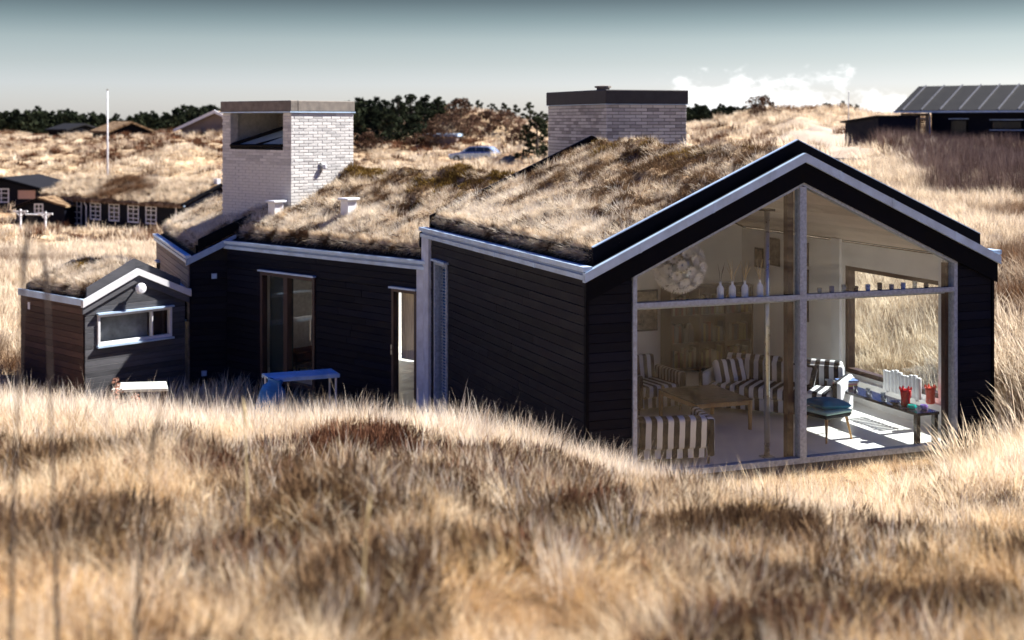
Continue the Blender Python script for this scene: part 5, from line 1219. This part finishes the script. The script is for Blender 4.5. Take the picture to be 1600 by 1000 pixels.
# ------------------------------------------------------------------ white windowed cottage on the left
def cottage_window(owner, F, x0, x1, z0, z1, cols, rows, mat=None, y=-.03):
    mat = mat or M['white']; m = MB(); f = .09
    m.box(x0, x0 + f, y, y + .07, z0, z1).box(x1 - f, x1, y, y + .07, z0, z1).box(x0 + f, x1 - f, y, y + .07, z0, z0 + f).box(x0 + f, x1 - f, y, y + .07, z1 - f, z1)
    w = m.build('window', mat, owner, F); mu = MB()
    for i in range(1, cols): a = x0 + (x1 - x0) * i / cols; mu.box(a - .035, a + .035, y + .01, y + .06, z0 + f, z1 - f)
    for i in range(1, rows): a = z0 + (z1 - z0) * i / rows; mu.box(x0 + f, x1 - f, y + .012, y + .058, a - .028, a + .028)
    mu.build('glazing_bars', mat, w, F); MB().box(x0 + f, x1 - f, y + .03, y + .04, z0 + f, z1 - f).build('pane', M['car_glass'], w, F); return w
cot = tag(link('turf_cottage', None, None, F_COT), 'long low black cottage with white latticed windows and a thick turf roof', 'cottage')
CE = -1.15
MB().box(0, 17, 0, 6, COT_Z - .6, CE).build('wall', M['black_gable'], cot, F_COT)
tpx = lambda u: (35.2 + 103 * (u - 800) / 2150) / (.777 + .629 * (u - 800) / 2150)
cw = cottage_window(cot, F_COT, tpx(113), tpx(128), -3.3, -1.2, 2, 5, M['vent_white'])
for a, b in ((141.5, 158), (170.5, 187), (200, 217.5), (228, 245)): cottage_window(cot, F_COT, tpx(a), tpx(b), -2.5, -1.25, 2, 4)
MB().tube([(tpx(134), -.15, CE - .05), (tpx(136.5), -.08, CE - .4), (tpx(136.5), -.08, COT_Z)], .05, 8).build('downpipe', M['vent_white'], cot, F_COT)
MB().tube([(tpx(278), -.15, CE - .05), (tpx(277), -.08, CE - .35), (tpx(277), -.08, COT_Z)], .05, 8).build('downpipe', M['white'], cot, F_COT)
MB().box(-.2, 17.2, -.16, -.06, CE - .02, CE + .06).build('gutter', M['zinc'], cot, F_COT)
MB().xz([(0, CE), (6, CE), (3, CE + 1.2)], -.05, .0, F_COT.inverted() @ F_COT @ T(17, 0) @ RZ(90)).build('gable_wall', M['black_gable'], cot, F_COT)
for s in (0, 1):
    mm = (lambda p: [(6 - y, z) for y, z in p]) if s else (lambda p: p)
    yz_prism(mm([(-.3, CE + .0), (3, CE + 1.28), (3, CE + 1.44), (-.3, CE + .2)]), 17.05, 17.2).build('rake_board', M['black_trim'], cot, F_COT)
def coarse_turf(owner, F, half, base, tan, u0, u1, seed):
    n = 90; m = 20; U, V = np.meshgrid(np.linspace(u0, u1, n), np.linspace(-.3, 2 * half + .3, m)); d = np.minimum(V, 2 * half - V)
    Z = base + tan * d + (fbm(U / .9, V / .9, seed, 3) - .5) * .35; mb = MB(); c = np.stack([U, V, Z], -1).reshape(-1, 3); mb.v = [tuple(q) for q in c]; k = len(c); mb.v += [(q[0], q[1], base + tan * min(q[1], 2 * half - q[1]) - .25) for q in c]
    mb.f = [(j * n + i, j * n + i + 1, (j + 1) * n + i + 1, (j + 1) * n + i) for j in range(m - 1) for i in range(n - 1)]
    for ids in (list(range(n)), [(m - 1) * n + i for i in range(n)], [j * n for j in range(m)], [j * n + n - 1 for j in range(m)]): mb.f += [(a, b, b + k, a + k) for a, b in zip(ids, ids[1:])]
    mb.build('turf_roof', SOIL, owner, F, smooth=True)
    q = int((u1 - u0) * half * 2 * 14); a = nrng.uniform(u0, u1, q); b = nrng.uniform(-.25, 2 * half + .2, q); zz = base + tan * np.minimum(b, 2 * half - b) + (fbm(a / .9, b / .9, seed, 3) - .5) * .35
    mm = np.array(F); P = np.stack([mm[0, 0] * a + mm[0, 1] * b + mm[0, 3], mm[1, 0] * a + mm[1, 1] * b + mm[1, 3], zz + mm[2, 3]], 1)
    scatter('turf_grass', P, eul(q, .35), nrng.uniform(.6, 1.0, q), C_FIELD, owner)
coarse_turf(cot, F_COT, 3.0, CE + .25, .40, -.2, 17.0, 81)
MB().tube([(tpx(322), 2.6, CE + 1.2), (tpx(322), 2.6, CE + 2.1)], .14, 10).build('stove_pipe', M['black_trim'], cot, F_COT)
MB().box(tpx(283) - .2, tpx(283) + .2, 2.9, 3.2, CE + 1.2, CE + 1.75).build('roof_vent', M['vent_white'], cot, F_COT)
F_W2 = T(px(4, 112), 112, 0) @ RZ(-4); wg = tag(link('cottage_wing', None, None, F_W2), 'black gabled wing with white window and pink brick panel at the left edge', 'cottage')
MB().xz([(-3.1, -4), (3.1, -4), (3.1, -1.1), (0, -.32), (-3.1, -1.1)], 0, 7).build('wall', M['black_gable'], wg, F_W2)
for s in (1, -1):
    p = [(0, -.2), (3.4, -1.06), (3.4, -.86), (0, 0.02)]; p = p if s > 0 else [(-a, b) for a, b in p][::-1]
    MB().xz(p, -.3, 7.2).build('roof', M['roofing'], wg, F_W2); MB().xz([(a, b - .06) for a, b in p], -.36, -.305).build('rake_board', M['black_trim'], wg, F_W2)
cottage_window(wg, F_W2, -.75, .55, -2.05, -.9, 2, 3)
MB().box(1.3, 2.75, -.04, -.005, -1.75, -1.05).build('brick_panel', M['chimney_pink'], wg, F_W2)
F_W3 = T(px(62, 99), 99, 0) @ RZ(-8); an = tag(link('cottage_annex', None, None, F_W3), 'small black annex with one square white window below the left wing', 'cottage')
MB().xz([(-1.8, -4), (1.9, -4), (1.9, -1.55), (0, -1.02), (-1.8, -1.72)], 0, 4).build('wall', M['black_gable'], an, F_W3)
for p in ([(-1.95, -1.74), (0, -1.02), (0, -.88), (-1.95, -1.6)], [(0, -1.02), (2.1, -1.62), (2.1, -1.48), (0, -.88)]): MB().xz(p, -.25, 4.1).build('roof', SOIL, an, F_W3)
MB().xz([(-2.0, -1.78), (0, -1.05), (0, -.93), (-2.0, -1.66)], -.32, -.26).build('rake_board', M['black_trim'], an, F_W3)
cottage_window(an, F_W3, -.42, .28, -2.08, -1.36, 2, 2)
for i, u in enumerate((32, 71)):
    y = 92; mw = T(px(u, y), y, 0) @ RZ(-10); t = thing('pergola_post', ('taller', 'lower right')[i] + ' white T shaped pergola post in front of the black cottage', 'pergola', mw); zt = -1.42 - .16 * i
    MB().box(-.05, .05, -.05, .05, -3.2, zt + .1).build('post', M['white'], t, mw); MB().box(-.52, .52, -.05, .05, zt - .09, zt).build('cross_arm', M['white'], t, mw)
    for s in (1, -1): MB().tube([(s * .33, 0, zt - .1), (0, 0, zt - .42)], .035, 6).build('brace', M['white'], t, mw)
    if not i: MB().tube([(.3, .1, zt - .24), (1.75, .6, zt - .30)], .05, 6).build('beam', M['white'], t, mw)
x, y = px(168, 108), 108; zb = hgt(x, y); mw = T(x, y, zb); t = thing('flagpole', 'tall white flagpole without flag above the cottage roof', 'flagpole', mw)
zt = 4.54 + 48 / 2150 * 108 - zb
MB().tube([(0, 0, 0), (0, 0, zt * .6), (0, 0, zt)], [.085, .07, .04], 10).build('pole', M['white'], t, mw, 0, True); MB().lathe([(.01, 0), (.07, .05), (.07, .12), (.01, .17)], 10, (0, 0, zt)).build('finial', M['cap'], t, mw)
# far roofs
def far_house(u, Y, w, d, wall_h, rise, rot, label, roofm, wallm, base=None, extra=None):
    x = px(u, Y); z = (hgt(x, Y) if base is None else base) - .5; mw = T(x, Y, z) @ RZ(rot); t = thing('far_house', label, 'house', mw, None)
    MB().xz([(-w / 2, 0), (w / 2, 0), (w / 2, wall_h + .5), (0, wall_h + .5 + rise), (-w / 2, wall_h + .5)], 0, d).build('wall', wallm, t, mw)
    for s in (1, -1):
        p = [(0, wall_h + .5 + rise + .02), (w / 2 + .4, wall_h + .42 - .4 * rise / (w / 2) + .1), (w / 2 + .4, wall_h + .72 - .4 * rise / (w / 2) + .1), (0, wall_h + .5 + rise + .32)]
        MB().xz(p if s > 0 else [(-a, b) for a, b in p][::-1], -.4, d + .4).build('roof', roofm, t, mw)
    if extra: extra(t, mw, z)
    return t
far_house(130, 232, 9, 3.5, 1.0, .9, 70, 'small dark roof far off below the pine wood', M['roofing'], M['black_trim'])
far_house(205, 208, 6.5, 8, .9, 1.3, 35, 'distant black house with mossy turf roof right of the flagpole', SOIL, M['black_trim'])
def ex(t, mw, z):
    zt = 4.8 - z; MB().box(-2.1, -1.2, 3.0, 4.0, 1.2, zt).build('chimney', M['brick_pale'], t, mw); MB().box(-2.2, -1.1, 2.9, 4.1, zt, zt + .15).build('chimney_cap', M['cap'], t, mw)
    MB().xz([(-5.6, .95), (0, 3.35), (0, 3.75), (-5.6, 1.3)], -.7, -.45).build('white_rake', M['white'], t, mw); MB().xz([(0, 3.35), (5.6, .95), (5.6, 1.3), (0, 3.75)], -.7, -.45).build('white_rake', M['white'], t, mw)
far_house(338, 176, 9.6, 8, .9, 1.9, -12, 'distant pale house with broad white rake boards and a chimney', SOIL, M['pale_board'], hgt(px(338, 176), 176) - .3, ex)
mw = T(px(688, 140), 140, hgt(px(688, 140), 140)) @ RZ(-8); t = thing('garage_roof', 'flat white edged garage roof low at the foot of the hill', 'garage', mw)
zz = 4.54 - 19 / 2150 * 140 - hgt(px(688, 140), 140)
MB().box(-1.8, 1.8, 0, 3, zz - .28, zz).build('roof', M['zinc'], t, mw); MB().box(-1.6, 1.6, .2, 2.8, 0, zz - .281).build('wall', M['pale_board'], t, mw)

# ------------------------------------------------------------------ parked car
y = 123; x = px(742, y); zc = hgt(x, y); zc = max(zc, 4.54 - 66 / 2150 * y + .15); mw = T(x, y, zc) @ RZ(-22)
car = thing('parked_car', 'silver blue estate car half hidden in the dune grass', 'car', mw)
def hull(sections):
    m = MB(); n = len(sections[0]); m.v = [v for s_ in sections for v in s_]
    m.f = [(i * n + k, i * n + (k + 1) % n, (i + 1) * n + (k + 1) % n, (i + 1) * n + k) for i in range(len(sections) - 1) for k in range(n)] + [tuple(range(n - 1, -1, -1)), tuple(range((len(sections) - 1) * n, len(sections) * n))]; return m
def sec(x, w, z0, z1, c=.12): return [(x, -w + c, z0), (x, w - c, z0), (x, w, z0 + c), (x, w, z1 - c), (x, w - c, z1), (x, -w + c, z1), (x, -w, z1 - c), (x, -w, z0 + c)]
hull([sec(-2.3, .70, .38, .62), sec(-2.1, .82, .25, .74), (sec(-1.0, .88, .22, .92)), sec(.2, .89, .22, .95), sec(1.6, .88, .22, .97), sec(2.15, .84, .26, .95), sec(2.3, .76, .4, .85)]).build('body', M['car_paint'], car, mw, 0, False)
hull([sec(-1.05, .74, .90, .96, .02), sec(-.25, .66, .93, 1.40, .08), sec(.6, .67, .93, 1.45, .08), sec(1.6, .65, .95, 1.40, .08), sec(2.1, .62, .93, 1.0, .02)]).build('cabin_roof', M['car_paint'], car, mw)
for s in (1, -1):
    MB().add([(-.80, s * .765, .97), (-.22, s * .70, 1.33), (.35, s * .70, 1.36), (.35, s * .765, .97)], [(0, 1, 2, 3)]).build('side_window', M['car_glass'], car, mw)
    MB().add([(.43, s * .765, .97), (.43, s * .70, 1.36), (1.15, s * .70, 1.35), (1.15, s * .765, .97)], [(0, 1, 2, 3)]).build('side_window', M['car_glass'], car, mw)
    MB().add([(1.23, s * .765, .98), (1.23, s * .70, 1.35), (1.65, s * .69, 1.31), (1.9, s * .73, .99)], [(0, 1, 2, 3)]).build('side_window', M['car_glass'], car, mw)
    MB().box(-.78, -.62, s * .93 - .08, s * .93 + .08, .98, 1.1).build('wing_mirror', M['car_paint'], car, mw, .03)
    MB().box(-2.29, -2.16, s * .58 - .16, s * .58 + .16, .56, .70).build('headlight', M['white'], car, mw, .03)
    for xx in (-1.4, 1.4):
        wm = mw @ T(xx, s * .82, .31) @ Matrix.Rotation(R(90), 4, 'X')
        wh = MB().lathe([(.2, -.10), (.31, -.09), (.31, .09), (.2, .10)], 18).build('wheel', M['rubber'], car, wm); MB().lathe([(.02, -.112), (.18, -.105), (.18, .105), (.02, .112)], 12).build('rim', M['steel'], wh, wm)
MB().add([(-.98, -.62, .97), (-.98, .62, .97), (-.30, .56, 1.36), (-.30, -.56, 1.36)], [(0, 1, 2, 3)]).build('windscreen', M['car_glass'], car, mw @ T(-.05, 0, .03))

# ------------------------------------------------------------------ the neighbouring black house, up on the right
F_N = T(px(1404, 88), 88, 0) @ RZ(-40)
nb = tag(link('neighbour_house', None, None, F_N), 'black board house with a ribbed dark metal roof up on the right', 'house')
NE = 5.16; NR = 6.78; ND = 6.6
MB().box(2.05, 26, 0.3, ND, NB_Z - 1.5, NE).build('wall', M['black_gable'], nb, F_N)
for s in (0, 1):
    mm = (lambda p: [(ND + .3 - y, z) for y, z in p]) if s else (lambda p: p)
    rp = yz_prism(mm([(-.25, NE - .02), (ND / 2 + .15, NR), (ND / 2 + .15, NR + .09), (-.25, NE + .08)]), -.15, 26.5).build('roof', M['metal_roof'], nb, F_N)
    if not s:
        for k in range(21):
            a = .35 + k * 1.22; yz_prism([(-.2, NE + .104), (ND / 2 + .1, NR + .096), (ND / 2 + .1, NR + .17), (-.2, NE + .17)], a, a + .07).build('roof_seam', M['metal_seam'], rp, F_N)
MB().box(-.2, 26.5, -.34, -.26, NE - .06, NE + .05).build('gutter', M['zinc'], nb, F_N)
for a, b, z0, z1 in ((3.3, 4.4, 3.45, 4.68), (5.9, 7.8, 4.06, 4.62), (11, 13, 3.4, 4.68)):
    w = MB().box(a, b, .24, .30, z0, z1).build('window', M['black_trim'], nb, F_N); MB().box(a + .08, b - .08, .22, .238, z0 + .08, z1 - .08).build('pane', M['glass_dark'], w, F_N); MB().box(a - .1, b + .1, .20, .26, z1 + .01, z1 + .06).build('head', M['zinc'], w, F_N); MB().box(a - .1, b + .1, .18, .26, z0 - .06, z0 - .01).build('sill', M['zinc'], w, F_N)
MB().tube([(2.0, .0, NE - .02), (2.0, .2, NE - .3), (2.0, .22, NB_Z - .5)], .045, 8).build('downpipe', M['vent_blue'], nb, F_N)
for a, b in ((.12, .1), (1.2, .1), (1.75, .1)): MB().box(a, a + .16, b, b + .16, NB_Z - .8, NE - .08).build('porch_post', M['fresh_wood'], nb, F_N)
MB().box(.1, 1.95, .1, .26, NE - .28, NE - .09).build('porch_beam', M['fresh_wood'], nb, F_N)
F_SCR = T(px(1372, 90), 90, 0) @ RZ(-14); sc_ = tag(link('slatted_screen', None, None, F_SCR), 'slatted timber screen between the porch posts and the low shed', 'fence')
for k in range(13): MB().box(0, 3.3, -.02, .02, 2.95 + k * .135, 3.04 + k * .135).build('slat', M['dark_wood'], sc_, F_SCR)
for a in (0, 1.6, 3.2): MB().box(a, a + .1, .021, .10, 2.2, 4.85).build('post', M['dark_wood'], sc_, F_SCR)
MB().box(0, 3.3, -.03, .09, 4.70, 4.78).build('top_rail', M['zinc'], sc_, F_SCR)
F_LS = T(px(1372, 84), 84, 0) @ RZ(-76); ls = tag(link('low_shed', None, None, F_LS), 'low black shed with a flat sloping roof casting its shade on the sand', 'shed')
MB().xz([(-4.2, 1.9), (0, 1.6), (0, 4.78), (-4.2, 4.45)], 0, 2.6).build('wall', M['black_gable'], ls, F_LS); MB().xz([(-4.5, 4.45), (.1, 4.80), (.1, 4.92), (-4.5, 4.57)], -.2, 2.8).build('roof', M['roofing'], ls, F_LS)
MB().xz([(-4.2, 2.5), (0, 1.6), (0, 2.55), (-4.2, 3.75)], -.03, -.002).build('plinth', M['concrete'], ls, F_LS)
mw = T(px(1326, 88), 88, 2.9); t = thing('mast', 'thin white mast rising beside the low black shed', 'mast', mw)
MB().tube([(0, 0, 0), (0, 0, 3.55)], [.035, .02], 8).build('pole', M['white'], t, mw); MB().lathe([(.01, 0), (.05, .03), (.01, .07)], 8, (0, 0, 3.55)).build('tip', M['white'], t, mw)
mw = T(px(1330, 66), 66, 0) @ RZ(-20); zz = 4.54 - 57 / 2150 * 66; wl = MB().box(-.9, .9, 0, .3, zz - .5, zz).build('low_wall', M['concrete'], None, mw, .01); tag(wl, 'low pale concrete wall end on the sand path behind the ridge', 'wall')

# ------------------------------------------------------------------ open sea haze line is below the woods: nothing stands beyond
